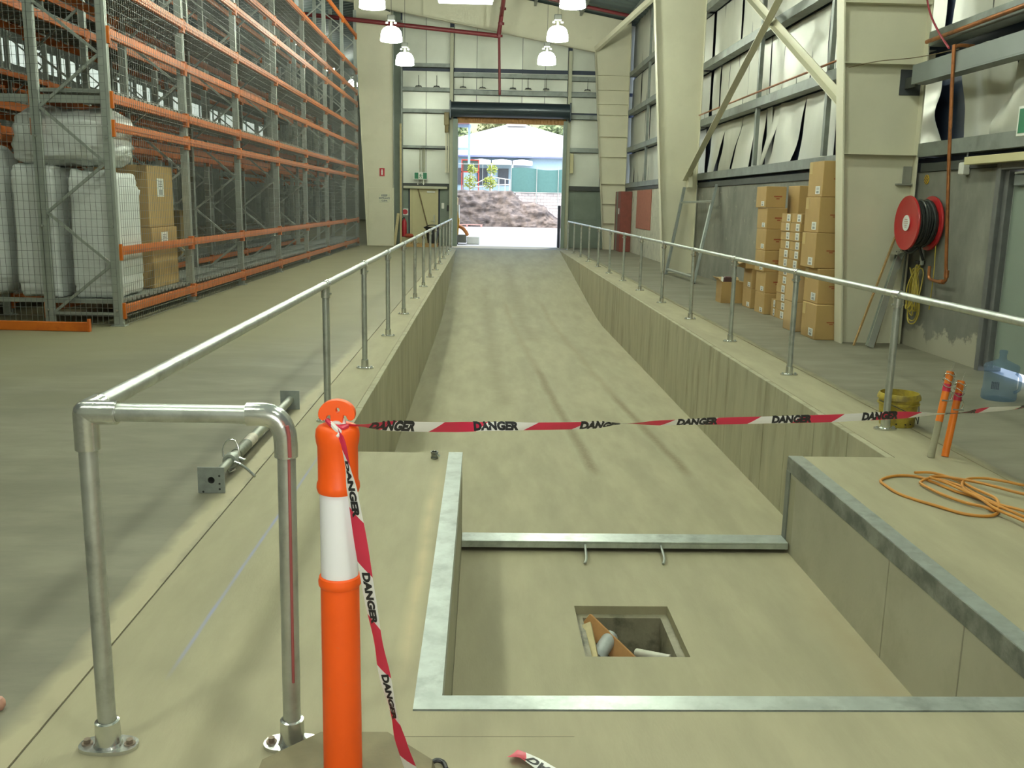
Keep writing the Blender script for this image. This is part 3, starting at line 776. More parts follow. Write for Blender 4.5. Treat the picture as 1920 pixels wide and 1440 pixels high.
struct(MB().box(-2.95, -1.35, 34.88, 34.96, 2.06, 2.15, 0.004).build('trim_15', M_mull))
# door furniture, conduits, switch
tag(MB().box(-1.56, -1.46, 35.0, 35.05, 1.35, 1.56, 0.008).build('wall_switch', M_whitepl, None, (-1.5, 35.02, 1.35)), 'white switch box on green wall right of the cream door', 'switch')
tag(MB().box(-1.36, -1.28, 34.98, 35.05, 1.28, 1.48, 0.008).build('control_button', M_black, None, (-1.32, 35.02, 1.28)), 'black push-button box hanging beside the roller door jamb', 'switch')
for x, w in ((-2.36, 'leftmost'), (-2.26, 'middle'), (-2.2, 'rightmost')):
    tag(MB().cyl((x, 35.08, 2.24), (x, 35.08, 3.5), 0.018 if x < -2.3 else 0.025, None, 8).build('conduit', M_mull, None, (x, 35.08, 2.24)), w + ' of three cream conduits rising from the exit sign to the girt', 'conduit', 'conduits above the exit sign')
def man_polys():
    """the running figure: head + limbs as quads in a 1 x 1 box"""
    out = []
    out.append([(0.56 + 0.075 * math.cos(t * 0.7854), 0.84 + 0.075 * math.sin(t * 0.7854)) for t in range(8)])
    out.append([(0.40, 0.74), (0.56, 0.76), (0.60, 0.70), (0.50, 0.40), (0.38, 0.44)])
    out.append([(0.42, 0.74), (0.24, 0.66), (0.20, 0.50), (0.27, 0.50), (0.31, 0.60), (0.44, 0.66)])
    out.append([(0.56, 0.74), (0.66, 0.58), (0.82, 0.62), (0.82, 0.55), (0.63, 0.50), (0.53, 0.62)])
    out.append([(0.38, 0.44), (0.50, 0.42), (0.40, 0.22), (0.18, 0.16), (0.16, 0.24), (0.32, 0.29)])
    out.append([(0.46, 0.42), (0.56, 0.42), (0.70, 0.30), (0.66, 0.06), (0.58, 0.06), (0.60, 0.27)])
    return out
def exit_sign(name, label, cx, cy, cz, w, h, axis, group=None):
    """axis 'y': faces -y; 'x': faces -x"""
    if axis == 'y': f = lambda a, b, d: (cx + a, cy - d, cz + b)
    else: f = lambda a, b, d: (cx - d, cy - a, cz + b)
    t = thing(name, label, 'exit sign', f(0, -h / 2, 0))
    P = lambda poly, d0, d1, n, m: MB().prism(poly, lambda a, b: f(a, b, d0), lambda a, b: f(a, b, d1)).build(n, m, t)
    R = lambda x0, x1, y0, y1: [(x0, y0), (x1, y0), (x1, y1), (x0, y1)]
    P(R(-w/2, w/2, -h/2, h/2), -0.03, 0.012, 'sign_body', M_whitepl)
    P(R(-w/2 + w*.05, w/2 - w*.05, -h/2 + h*.09, h/2 - h*.09), 0.012, 0.016, 'green_panel', M_green)
    wp = P(R(-w*.17, w*.17, -h/2 + h*.12, h/2 - h*.05), 0.016, 0.018, 'white_panel', M_whitepl)
    mb = MB(); s = h * 0.72
    for poly in man_polys():
        mb.prism([((p[0] - 0.5) * s, (p[1] - 0.5) * s) for p in poly], lambda a, b: f(a, b, 0.018), lambda a, b: f(a, b, 0.0195))
    mb.build('running_figure', M_green, wp)
    return t
es = exit_sign('exit_sign', 'green exit sign with running figure above the cream door', -2.32, 34.9, 2.52, 0.50, 0.27, 'y')
MB().box(-2.44, -2.41, 34.88, 34.9, 2.2, 2.4).box(-2.23, -2.20, 34.88, 34.9, 2.2, 2.4).build('bracket', M_whitepl, es)
# signs on the left column
fs_ = thing('fire_sign', 'small red fire extinguisher sign on the left cream column', 'sign', (-3.64, 34.07, 2.46))
MB().box(-3.73, -3.55, 34.06, 34.08, 2.46, 2.74).build('sign_plate', M_redbrown if False else mat('sign_red', (0.42, 0.02, 0.03), 0.4), fs_)
MB().box(-3.665, -3.615, 34.055, 34.06, 2.5, 2.66).box(-3.655, -3.625, 34.055, 34.06, 2.66, 2.70).build('pictogram', M_whitepl, fs_)
ks = thing('notice', 'white lettered notice reading KEEP CLEAR on the left cream column', 'sign', (-3.56, 34.05, 1.5))
MB().box(-3.76, -3.36, 34.04, 34.05, 1.53, 1.84).build('sign_plate', mat('notice_cream', (0.60, 0.60, 0.44), 0.5), ks)
mb = MB()
for body, zc, sz in (('KEEP', 1.78, 0.10), ('ENTRANCE', 1.685, 0.075), ('CLEAR', 1.60, 0.07)):
    text_on(mb, body, sz, lambda x, y, zc=zc: (-3.56 + x, 34.037, zc + y), 0.004)
mb.box(-3.72, -3.40, 34.037, 34.04, 1.545, 1.55).build('lettering', M_ink, ks, fix=False)
hs = thing('hydrant_sign', 'white square sign with red disc on the green wall left of cream door', 'sign', (-2.9, 35.04, 1.1))
MB().box(-3.02, -2.79, 35.03, 35.05, 1.09, 1.33).build('sign_plate', M_whitepl, hs)
MB().cyl((-2.905, 35.03, 1.21), (-2.905, 35.024, 1.21), 0.095, None, 24).build('red_disc', MATS['sign_red'], hs)
fe = thing('fire_extinguisher', 'red fire extinguisher standing under the red disc sign', 'extinguisher', (-2.92, 34.85, 0.32))
MB().lathe([(0, 0.32), (0.085, 0.32), (0.09, 0.36), (0.09, 0.82), (0.07, 0.9), (0.025, 0.95), (0.025, 0.98)], (-2.92, 34.85, 0), 20).build('cylinder', MATS['sign_red'], fe)
MB().box(-2.95, -2.89, 34.72, 34.9, 0.98, 1.03, 0.005).build('valve_handle', M_black, fe)
MB().tube(curve([(-2.95, 34.8, 0.97), (-3.05, 34.78, 0.9), (-3.06, 34.78, 0.6), (-3.03, 34.78, 0.5)], 5), 0.015, 6).build('hose', M_black, fe)
tag(MB().box(-3.06, -2.62, 34.55, 34.95, 0, 0.3, 0.01).build('plinth_box', mat('pale_crate', (0.40, 0.36, 0.22), 0.7), None, (-2.9, 34.7, 0)), 'low pale crate under the fire extinguisher', 'crate')
tag(MB().bar((-3.24, 34.42, 0.02), (-3.14, 34.9, 1.15), 0.1, 0.03, (0, -1, 0.3)).build('timber_plank', MATS['pale_timber'], None, (-3.1, 34.65, 0)), 'pale timber plank leaning left of the fire extinguisher', 'plank')
tag(MB().box(-3.02, -2.96, 34.2, 34.26, 0.0, 4.3).build('timber_post', MATS['pale_timber'], None, (-3.0, 34.2, 0)), 'tall narrow timber post beside the left cream column', 'post')
rb = tag(MB().lathe([(0, 0.30), (0.14, 0.30), (0.17, 0.36), (0.12, 0.42), (0.0, 0.44)], (-2.72, 34.6, 0), 14).build('red_bundle', mat('red_cloth', (0.36, 0.07, 0.03), 0.7), None, (-2.72, 34.6, 0.3)), 'small orange-red bundle beside the fire extinguisher', 'bundle')
# black bin on a pallet by the cream door
pal = thing('pallet', 'timber pallet under the black barrow-like tub by the cream door', 'pallet', (-2.2, 34.0, 0))
for i in range(5):
    MB().box(-2.75 + i * 0.24, -2.6 + i * 0.24, 33.6, 34.5, 0.10, 0.125).build('board', M_timber, pal)
for y in (33.62, 34.0, 34.4):
    MB().box(-2.75, -1.64, y, y + 0.08, 0.0, 0.10).build('bearer', M_timber, pal)
tb = thing('black_tub', 'black plastic tub on the pallet in front of the cream door', 'tub', (-1.85, 34.15, 0.125))
MB().lathe([(0, 0.125), (0.16, 0.125), (0.2, 0.3), (0.24, 0.62), (0.31, 0.66), (0.31, 0.7), (0.26, 0.7), (0.2, 0.34), (0, 0.3)], (-1.85, 34.15, 0), 20).build('tub_body', M_black, tb)
MB().tube(curve([(-2.12, 34.15, 0.68), (-1.95, 34.05, 0.76), (-1.7, 34.05, 0.76), (-1.58, 34.15, 0.68)], 5), 0.02, 8).build('handle', M_black, tb)

# red sprinkler pipes
sp = thing('sprinkler_pipe', 'red sprinkler pipe run along the roof and end wall', 'pipe', (0.45, 33.5, 7.2))
MB().tube([(0.62, 20.0, 8.42), (0.60, 31.0, 8.36), (0.52, 33.45, 7.9), (0.43, 33.5, 7.2)], 0.075, 12).build('riser', M_red, sp)
MB().tube([(0.43, 33.5, 7.22), (-7.3, 33.5, 7.85)], 0.075, 12).build('branch_pipe', M_red, sp)
MB().tube([(0.45, 33.5, 7.2), (0.50, 33.5, 5.35), (0.5, 33.55, 5.3)], 0.045, 10).build('drop_pipe', M_red, sp)
for z in (7.22, 7.62, 8.1):
    MB().cyl((0.46 + (z - 7.2) * 0.12, 33.5, z - 0.04), (0.46 + (z - 7.2) * 0.12, 33.48, z + 0.04), 0.11, None, 12).build('coupling', M_red, sp)
rp = thing('red_roof_pipe', 'red pipe crossing under the roof sheeting from top centre to the mid column', 'pipe', (3, 33, 8.1))
MB().tube([(0.6, 33.0, 8.62), (5.0, 33.0, 7.86)], 0.06, 10).build('pipe_run', M_red, rp)
MB().bar((0.8, 33.3, 8.70), (2.6, 33.3, 8.40), 0.1, 0.18).build('beam_piece', M_redbrown, rp)
# hooks hanging from the end wall ledge
for x, w in ((-2.4, 'leftmost'), (-1.75, 'second from left'), (-0.8, 'third from left'), (-0.1, 'left of the red drop pipe'), (1.0, 'right of the red drop pipe'), (1.55, 'third from right'), (2.2, 'second from right'), (3.7, 'rightmost')):
    h = MB().cyl((x, 34.9, 5.68), (x, 34.9, 6.05), 0.008, None, 6).box(x - 0.1, x + 0.1, 34.88, 34.92, 5.66, 5.69).bar((x - 0.12, 34.9, 5.64), (x, 34.9, 5.7), 0.03, 0.02).bar((x + 0.12, 34.9, 5.64), (x, 34.9, 5.7), 0.03, 0.02)
    tag(h.build('sprinkler_hanger', M_girtdark, None, (x, 34.9, 5.66)), 'small dark hanger under upper end-wall girt, ' + w, 'hanger', 'hangers along the end wall girt')

# ------------------------------------------------------------------ high bay lamps
dome_prof = [(r * 1.12, z * 1.12) for r, z in [(0.25, 0.0), (0.248, 0.07), (0.238, 0.15), (0.218, 0.22), (0.18, 0.275), (0.12, 0.31), (0.055, 0.322), (0.0, 0.324)]]
def make_lamp(name, watts, label, group, glow):
    t = thing(name, label, 'lamp', (0, 0, 0), group)
    MB().lathe(dome_prof, (0, 0, 0), 24).build('dome', glow, t)
    gh = MB().cyl((0, 0, 0.362), (0, 0, 0.50), 0.034, None, 14).box(-0.095, 0.095, -0.07, 0.07, 0.50, 0.64, 0.012).build('gear_housing', mat('lamp_gear_cream', (0.10, 0.105, 0.09), 0.5), t)
    for x in (-0.11, 0.11):
        MB().lathe([(0.0, 0.425), (0.032, 0.43), (0.034, 0.462), (0, 0.466)], (x, -0.05, 0), 10).build('bracket_cap', M_whitepl, gh)
    MB().cyl((0, 0, 0.64), (0, 0, 2.35), 0.006, None, 6).build('hanger', M_girtdark, t)
    ld = bpy.data.lights.new('lamp_light', 'AREA'); ld.shape = 'DISK'; ld.size = 0.42; ld.energy = watts; ld.color = LAMP_COLOR
    lo = bpy.data.objects.new('lamp_light', ld); COL.objects.link(lo); lo.parent = t; lo.location = (0, 0, -0.012)
    return t
where = {29.6: 'farthest down the hall', 25.4: 'second from the far end', 21.2: 'third from far end, cut by picture top'}
l0 = make_lamp('high_bay_lamp', LAMP_W, 'x', 'high bay lamps in the left row', M_glow)
first = True
ords = {17.0: 'fourth', 12.8: 'fifth', 8.6: 'sixth', 4.4: 'seventh', 0.2: 'eighth'}
for side, x, zl in (('left', -2.45, 5.66), ('right', 1.86, 5.78)):
    for y in (29.6, 25.4, 21.2, 17.0, 12.8, 8.6, 4.4, 0.2):
        lab = 'glowing dome lamp, %s hanging row, %s' % (side, where.get(y) or ords[y] + ' from the far end')
        if first: o = l0; o.location = (x, y, zl); o['label'] = lab; first = False
        else: o = copy_tree(l0, (x, y, zl), lab)
        o['group'] = 'high bay lamps in the %s row' % side
l1 = make_lamp('high_bay_lamp', LAMP_LEFT_W, 'x', 'high bay lamps over the racks', M_glow_far)
names = ['nearest', 'second', 'third', 'fourth', 'fifth', 'sixth']
first = True
for i, (x, y) in enumerate(((-7.6, 36.0), (-7.9, 42.0), (-8.0, 50.0), (-7.7, 56.5), (-7.9, 63), (-8.6, 70))):
    lab = 'dome lamp of the row seen beyond the rack tops, %s one along' % names[i]
    if first: o = l1; o.location = (x, y, 8.1); o['label'] = lab; first = False
    else: o = copy_tree(l1, (x, y, 8.1), lab)
for x, y, w in ((-8.6, 8, 'nearest'), (-8.6, 22, 'farther')):
    copy_tree(l1, (x, y, 8.1), 'dome lamp above the inner aisle of the racks, %s of two' % w)
# a strip light at the top edge
sl = thing('strip_light', 'bright strip light at the top edge, left of the red riser pipe', 'lamp', (-0.35, 16, 4.775))
MB().box(-0.78, 0.10, 15.92, 16.08, 4.775, 4.825, 0.01).build('diffuser', M_diffuser, sl)
MB().box(-0.80, 0.12, 15.9, 16.1, 4.825, 4.90, 0.006).build('housing', M_whitepl, sl)
for x in (-0.7, 0.02): MB().cyl((x, 16, 4.9), (x, 16, 8.6), 0.005, None, 6).build('hanger', M_girtdark, sl)
# flash of the camera, a hand's breadth beside the lens
fd = bpy.data.lights.new('camera_flash', 'POINT'); fd.energy = FLASH_W; fd.shadow_soft_size = 0.02; fd.color = (1, 0.98, 0.95)
fo = bpy.data.objects.new('camera_flash', fd); fo.location = (-0.04, 0.02, 1.65); COL.objects.link(fo)

# ------------------------------------------------------------------ pallet racking
YS = [11.66, 14.55, 17.6, 20.85, 24.15, 27.4, 30.75, 33.85]
BZ_FRONT = (0.205, 0.93, 2.41, 2.74, 3.48, 4.08, 4.90, 5.30, 6.0, 7.15)
BZ_BACK = (0.205, 2.41, 2.74, 4.08, 6.0)
TOPZ = 8.0
def beam_mesh(L):
    mb = MB()
    mb.box(-0.035, 0.02, 0.05, L - 0.05, -0.055, 0.05, 0.006)
    mb.box(0.02, 0.026, 0.05, L - 0.05, -0.02, 0.05)
    for y in (0.0, L - 0.055):
        mb.box(-0.047, 0.024, y, y + 0.05, -0.12, 0.08, 0.004)
    return mb
def rack_run(name, label, group, x0, ys, full=True, mesh=True):
    """x0 = aisle face; posts at x0 and x0 - 0.84"""
    t = thing(name, label, 'rack', (x0, ys[0], 0), group)
    pm = {}
    def shared(key, mk, nm, m):
        if key not in pm:
            o = mk().build(nm, m, t); pm[key] = o; return o
        o = pm[key].copy(); COL.objects.link(o); o.parent = t; return o
    base = t.location
    # upright posts (channel section with a slotted lip)
    def post():
        mb = MB()
        pr = [(-0.05, -0.04), (0.05, -0.04), (0.05, -0.012), (0.042, -0.006), (0.042, 0.006), (0.05, 0.012), (0.05, 0.04), (-0.05, 0.04)]
        mb.prism(pr, lambda a, b: (base.x + a, base.y + b, 0.012), lambda a, b: (base.x + a, base.y + b, TOPZ))
        mb.box(base.x - 0.085, base.x + 0.085, base.y - 0.075, base.y + 0.075, 0, 0.012)
        mb.cyl((base.x + 0.07, base.y - 0.055, 0.012), (base.x + 0.07, base.y - 0.055, 0.04), 0.011, None, 6)
        return mb
    for y in ys:
        for x in (0, -0.84):
            o = shared('post', post, 'upright', M_galvpost); o.location = (x, y - ys[0], 0)
    # bracing of each frame
    zz = [0.16, 0.76, 1.38, 1.98, 2.62, 3.24, 3.82, 4.46, 5.1, 5.7, 6.3, 6.95, 7.5]
    for k in range(len(zz) - 1):
        def br(k=k):
            xa, xb = (base.x - 0.79, base.x - 0.05)
            p, q = ((xa, xb) if k % 2 == 0 else (xb, xa))
            return MB().bar((p, base.y, zz[k]), (q, base.y, zz[k+1]), 0.032, 0.034, (0, 1, 0))
        for y in ys:
            if not full and k > 8: continue
            o = shared('br%d' % k, br, 'brace', M_galvpost); o.location = (0, y - ys[0], 0)
    def hb(): return MB().bar((base.x - 0.79, base.y, 0.15), (base.x - 0.05, base.y, 0.15), 0.032, 0.034)
    for y in ys:
        o = shared('hb', hb, 'brace', M_galvpost); o.location = (0, y - ys[0], 0)
    # beams
    for i in range(len(ys) - 1):
        L = ys[i+1] - ys[i]
        for zf, xs in ((BZ_FRONT if full else BZ_BACK, 0.055), (BZ_BACK, -0.84 - 0.055)):
            for z in zf:
                def bm_(L=L):
                    m_ = beam_mesh(L); m_.v = [(a + base.x, b + base.y, c) for a, b, c in m_.v]; return m_
                o = shared('beam%.2f' % L, bm_, 'beam', M_orange)
                o.location = (xs, ys[i] - ys[0], z)
                if xs < 0: o.scale = (-1, 1, 1)
        # decks
        for z in ((0.27, 2.80, 4.14, 6.06) if True else ()):
            def dk(L=L):
                mb = MB(); n = int(L / 0.16)
                for j in range(n):
                    y = base.y + 0.05 + j * (L - 0.08) / n
                    mb.box(base.x - 0.83, base.x - 0.01, y, y + 0.10, 0.0, 0.035)
                mb.box(base.x - 0.83, base.x - 0.01, base.y + 0.05, base.y + L - 0.05, 0.035, 0.045)
                return mb
            o = shared('deck%.2f' % L, dk, 'deck_panel', M_deck); o.location = (0, ys[i] - ys[0], z)
        # wire mesh
        if mesh:
            for z0, z1 in ((0.03, 2.40), (2.42, 4.07), (4.09, 5.98)):
                def ms(L=L, z0=z0, z1=z1):
                    mb = MB(); r = 0.0017; x = base.x + 0.09
                    n = int(L / 0.07)
                    for j in range(n + 1):
                        y = base.y + j * L / n
                        mb.box(x - r, x + r, y - r, y + r, z0, z1)
                    n = int((z1 - z0) / 0.098)
                    for j in range(n + 1):
                        z = z0 + (z1 - z0) * j / n
                        mb.box(x + r, x + 3 * r, base.y, base.y + L, z - r, z + r)
                    return mb
                o = shared('mesh%.2f%.2f' % (L, z0), ms, 'mesh_panel', M_wire); o.location = (0, ys[i] - ys[0], 0)
    return t
ra = rack_run('pallet_rack', 'orange and galvanised pallet rack run caged with wire mesh along the left aisle', 'pallet racks', -4.52, YS)
# the cage across the end of the rack, facing the camera
for x0, x1, z0, z1 in ((-5.36, -4.5, 0.03, 2.40), (-5.36, -4.5, 2.42, 4.07), (-6.3, -5.36, 0.03, 2.40), (-6.3, -5.36, 2.42, 4.07)):
    mb = MB(); r = 0.0019; y = 11.60
    n = round((x1 - x0) / 0.066)
    for j in range(n + 1):
        x = x0 + (x1 - x0) * j / n
        mb.box(x - r, x + r, y - r, y + r, z0, z1)
    n = int((z1 - z0) / 0.096)
    for j in range(n + 1):
        z = z0 + (z1 - z0) * j / n
        mb.box(x0, x1, y - 3 * r, y - r, z - r, z + r)
    mb.build('mesh_panel', M_wire, ra)
MB().bar((-6.3, 11.7, 2.72), (-4.58, 11.7, 2.72), 0.05, 0.09).build('tie_beam', M_galvpost, ra)
MB().bar((-6.3, 11.75, 0.30), (-4.58, 11.75, 0.30), 0.05, 0.05).build('tie_beam', M_galvpost, ra)
# silver bolts on the end uprights
for x in (-5.36, -4.52):
    for z in (0.2, 1.22, 2.28):
        MB().cyl((x, 11.62, z), (x, 11.59, z), 0.016, None, 8).build('bolt', M_galvfit, ra)
rbk = rack_run('pallet_rack', 'second orange pallet rack run, back to back behind the caged run', 'pallet racks', -6.35, [12.6, 15.6, 18.8, 22.0, 25.2, 28.4, 31.6, 34.0], full=False, mesh=False)
copy_tree(rbk, (-10.1, 10.0, 0), 'third orange pallet rack run, across the inner aisle')
copy_tree(rbk, (-11.6, 11.0, 0), 'fourth orange pallet rack run, deep in the left hall')
copy_tree(rbk, (-10.1, 40.0, 0), 'fifth orange pallet rack run, far beyond the left column')
# goods in the racks
def soft(name, label, group, x0, x1, y0, y1, z0, z1, seed, e=0.35, wr=0.03, m=M_bag, taper=0.0, lean=0.0, cat='bulk bag'):
    cx, cy, cz = (x0 + x1)/2, (y0 + y1)/2, (z0 + z1)/2
    hx, hy, hz = (x1 - x0)/2, (y1 - y0)/2, (z1 - z0)/2
    sg = lambda a, p: math.copysign(abs(a) ** p, a)
    def fn(u, v):
        th = 2 * math.pi * u; ph = math.pi * (v - 0.5)
        c = sg(math.cos(ph), e); s = sg(math.sin(ph), e)
        x = c * sg(math.cos(th), e); y = c * sg(math.sin(th), e)
        k = 1 + taper * s
        p = V(x * hx * k, y * hy * k, s * hz)
        q = V(cx, cy, cz) + p
        d = noise.noise(V(q.x * 1.2, q.y * 1.2, q.z * 5.5 + seed)) * wr + noise.noise(V(q.x * 4 + seed, q.y * 4, q.z * 9)) * wr * 0.7 + abs(noise.noise(V(q.x * 2.5 + seed, q.y * 2.5, q.z * 13))) * wr * 0.9
        n = p.normalized()
        r = q + n * d
        return (r.x + lean * (r.z - z0), r.y, max(r.z, z0))
    o = MB().grid(fn, 84, 60, wrap_u=True).build(name, m, None, (cx, cy, z0), angle=60)
    return tag(o, label, cat, group)
soft('bulk_bag', 'tall crinkled white bulk bag behind the corner upright of the rack', 'white bulk bags', -5.14, -4.58, 11.84, 12.75, 0.32, 1.88, 3, e=0.17, wr=0.06)
soft('bulk_bag', 'tall slim white bulk bag behind the second upright from the rack corner', 'white bulk bags', -5.82, -5.30, 11.84, 12.7, 0.32, 1.93, 8, e=0.18, wr=0.055)
soft('bulk_bag', 'rounded white bulk bag lying on top of the two standing bags', 'white bulk bags', -5.80, -4.58, 11.86, 12.75, 1.955, 2.66, 21, e=0.42, wr=0.07)
soft('bulk_bag', 'white bulk bag cut by the left picture edge', 'white bulk bags', -6.75, -5.98, 11.86, 12.6, 0.32, 2.2, 33, e=0.4, wr=0.03)
def carton(name, label, group, x0, x1, y0, y1, z0, z1, m=M_card, parts=(), b=0.006):
    t = thing(name, label, 'carton', ((x0+x1)/2, (y0+y1)/2, z0), group)
    MB().box(x0, x1, y0, y1, z0, z1, b).build('carton_body', m, t)
    # parts: (face, a0, a1, z0, z1, kind) as fractions of the face; face 'x-' 'x+' 'y-'
    for face, a0, a1, c0, c1, kind in parts:
        za, zb = z0 + (z1-z0)*c0, z0 + (z1-z0)*c1
        e = 0.0025
        if face == 'y-': bx = lambda a, b_, zq, zw, d: (x0 + (x1-x0)*a, x0 + (x1-x0)*b_, y0 - d, y0 + 0.001, zq, zw)
        elif face == 'x-': bx = lambda a, b_, zq, zw, d: (x0 - d, x0 + 0.001, y1 + (y0-y1)*b_, y1 + (y0-y1)*a, zq, zw)
        else: bx = lambda a, b_, zq, zw, d: (x1 - 0.001, x1 + d, y0 + (y1-y0)*a, y0 + (y1-y0)*b_, zq, zw)
        if kind == 'label':
            pl_ = MB().box(*bx(a0, a1, za, zb, e)).build('paper_label', M_paper, t)
            mb = MB(); da = a1 - a0; dz = zb - za
            for k in range(3): mb.box(*bx(a0 + da*.22, a0 + da*.8, za + dz*(.55 + .12*k), za + dz*(.60 + .12*k), e * 1.6))
            for k in range(5): mb.box(*bx(a0 + da*(.25 + .11*k), a0 + da*(.31 + .11*k), za + dz*.1, za + dz*.4, e * 1.6))
            mb.build('barcode_print', M_ink, pl_)
        elif kind == 'tape': MB().box(*bx(a0, a1, za, zb, e * 0.5)).build('packing_tape', M_tape, t)
        elif kind == 'red':
            mb = MB(); dz = zb - za
            mb.box(*bx(a0, a1, za + dz*.6, zb, e * 0.6)); mb.box(*bx(a0 + (a1-a0)*.3, a1 - (a1-a0)*.3, za, za + dz*.35, e * 0.6))
            mb.build('red_print', M_redink, t)
    return t
carton('carton', 'lower tall brown carton of the pair inside the rack cage', 'cartons in the rack', -5.4, -4.63, 13.28, 14.36, 0.32, 1.16, M_card, [('x+', .35, .6, .68, .92, 'label')])
carton('carton', 'upper tall brown carton of the pair inside the rack cage', 'cartons in the rack', -5.4, -4.66, 13.3, 14.34, 1.165, 2.02, M_card, [('x+', .35, .62, .5, .8, 'label')])
carton('carton', 'brown carton deep in the second rack at floor level', 'cartons in the rack', -7.2, -6.5, 20.4, 21.6, 0.32, 1.3, mat('dusty_cardboard', (0.30, 0.21, 0.07), 0.8))
carton('carton', 'yellowish carton on a dark pallet load deep in the second rack', 'cartons in the rack', -7.2, -6.5, 16.2, 17.6, 1.1, 1.6, MATS['dusty_cardboard'])
carton('carton', 'dark wrapped carton under the yellowish one in the second rack', 'cartons in the rack', -7.2, -6.5, 16.1, 17.7, 0.32, 1.09, mat('dark_wrap2', (0.07, 0.08, 0.085), 0.5))
# loose beam on the floor
lb = thing('loose_beam', 'loose orange rack beam lying on the floor before the rack cage', 'beam', (-5.3, 11.2, 0))
MB().bar((-6.6, 11.22, 0.055), (-4.68, 11.12, 0.055), 0.05, 0.11, (0,0,1), 0.006).build('beam_body', M_orange, lb)
MB().bar((-4.685, 11.12, 0.075), (-4.66, 11.12, 0.075), 0.06, 0.15, (0,0,1), 0.003).build('end_plate', M_orange, lb)

# ------------------------------------------------------------------ guard rails
R_ = 0.0255
def tee_mb(x, y, z):
    mb = MB()
    mb.cyl((x, y - 0.055, z), (x, y + 0.055, z), 0.0325, None, 20)
    mb.cyl((x, y, z - 0.095), (x, y, z), 0.032, None, 20)
    mb.cyl((x + 0.03, y - 0.0, z - 0.07), (x + 0.042, y, z - 0.07), 0.009, None, 8)
    return mb
def base_mb(x, y, along='x'):
    mb = MB()
    a, b = (0.085, 0.048) if along == 'x' else (0.048, 0.085)
    n = 28
    pts = [(x + a * math.copysign(abs(math.cos(t)) ** 0.8, math.cos(t)), y + b * math.copysign(abs(math.sin(t)) ** 0.8, math.sin(t))) for t in [2 * math.pi * i / n for i in range(n)]]
    mb.prism(pts, lambda p, q: (p, q, 0.0), lambda p, q: (p, q, 0.011))
    mb.lathe([(0.042, 0.011), (0.036, 0.018), (0.0345, 0.085), (0.027, 0.088)], (x, y, 0), 20)
    return mb
def bolts(par, m, x, y, along='x'):
    for s in (-1, 1):
        mb = MB()
        bx, by = (x + s * 0.062, y) if along == 'x' else (x, y + s * 0.062)
        mb.cyl((bx, by, 0.011), (bx, by, 0.014), 0.016, None, 16)
        mb.cyl((bx, by, 0.0141), (bx, by, 0.026), 0.0105, None, 6)
        mb.build('anchor_bolt', m, par)
def guard(name, label, x, ys, xf):
    t = thing(name, label, 'guard rail', (x, ys[0], 0))
    return t
RZ = 1.005
gl = thing('guard_rail', 'galvanised pipe guard rail along the left edge of the ramp, returning in front', 'guard rail', (-1.1, 6, 0))
xl = lambda y: -1.085 - 0.045 * min(1, (y - 2.52) / 5.0)
MB().tube([(xl(2.6), 2.60, RZ + 0.01), (xl(4.5), 4.5, RZ + 0.005), (xl(6.7), 6.7, RZ), (-1.132, 12, RZ), (-1.135, 20, RZ), (-1.135, 33.35, RZ)], R_, 20).build('top_rail', M_galv, gl)
XC, YC = -1.085, 2.52
MB().tube([(XC + 0.07, YC, RZ + 0.01), (-0.62, YC, RZ + 0.008)], R_, 20).build('return_rail', M_galv, gl)
MB().cyl((XC, YC, 0.06), (XC, YC, 0.93), R_, None, 20).build('post', M_galv, gl)
MB().cyl((-0.548, YC + 0.01, 0.06), (-0.54, YC, 0.93), R_, None, 20).build('post', M_galv, gl)
zt = RZ + 0.009
cf = MB().cyl((XC - 0.0, YC, zt), (XC + 0.085, YC, zt), 0.0335, None, 22).cyl((XC, YC - 0.0, zt), (XC, YC + 0.09, zt), 0.0335, None, 22).cyl((XC, YC, zt - 0.105), (XC, YC, zt), 0.0335, None, 22).lathe([(0, -0.0335), (0.018, -0.0283), (0.0295, -0.016), (0.0335, 0), (0.0295, 0.016), (0.018, 0.0283), (0, 0.0335)], (XC, YC, zt), 22)
cf.cyl((XC + 0.085, YC, zt), (XC + 0.088, YC, zt), 0.031, None, 22)
cf.build('corner_fitting', M_galvfit, gl)
elb = curve([(-0.645, YC, zt), (-0.60, YC, zt), (-0.566, YC, zt - 0.012), (-0.546, YC, zt - 0.045), (-0.541, YC, zt - 0.085), (-0.541, YC, zt - 0.12)], 6)
MB().tube(elb, 0.0325, 22).build('elbow_fitting', M_galvfit, gl, label='bright curved elbow with a red paint stripe')
# red paint mark down the front post
MB().tube([(-0.527, YC - 0.0262, 0.95), (-0.529, YC - 0.0225, 0.92), (-0.532, YC - 0.0225, 0.45), (-0.534, YC - 0.0215, 0.22)], 0.0042, 8).tube(curve([(-0.530, YC - 0.033, 0.99), (-0.526, YC - 0.0305, 0.96), (-0.525, YC - 0.0295, 0.90)], 4), 0.0055, 8).build('red_paint_mark', mat('red_spray', (0.36, 0.10, 0.095), 0.7), gl)
ym = [6.68 + 2.225 * k for k in range(12)]
ym.append(33.3)
for y in ym:
    x = xl(y)
    MB().cyl((x, y, 0.06), (x, y, RZ), R_, None, 16).build('post', M_galv, gl)
    MB_ = tee_mb(x, y, RZ).build('tee_fitting', M_galvfit, gl)
    bf = base_mb(x, y).build('base_flange', M_galvfit, gl)
    bolts(bf, M_galvpost, x, y)
for x, al in ((XC, 'x'), (-0.548, 'x')):
    bf = base_mb(x, YC + (0.01 if x > -1 else 0), al).build('base_flange', M_galvfit, gl)
    bolts(bf, mat('rusty_bolt', (0.25, 0.20, 0.15), 0.5, 0.6), x, YC + (0.01 if x > -1 else 0), al)
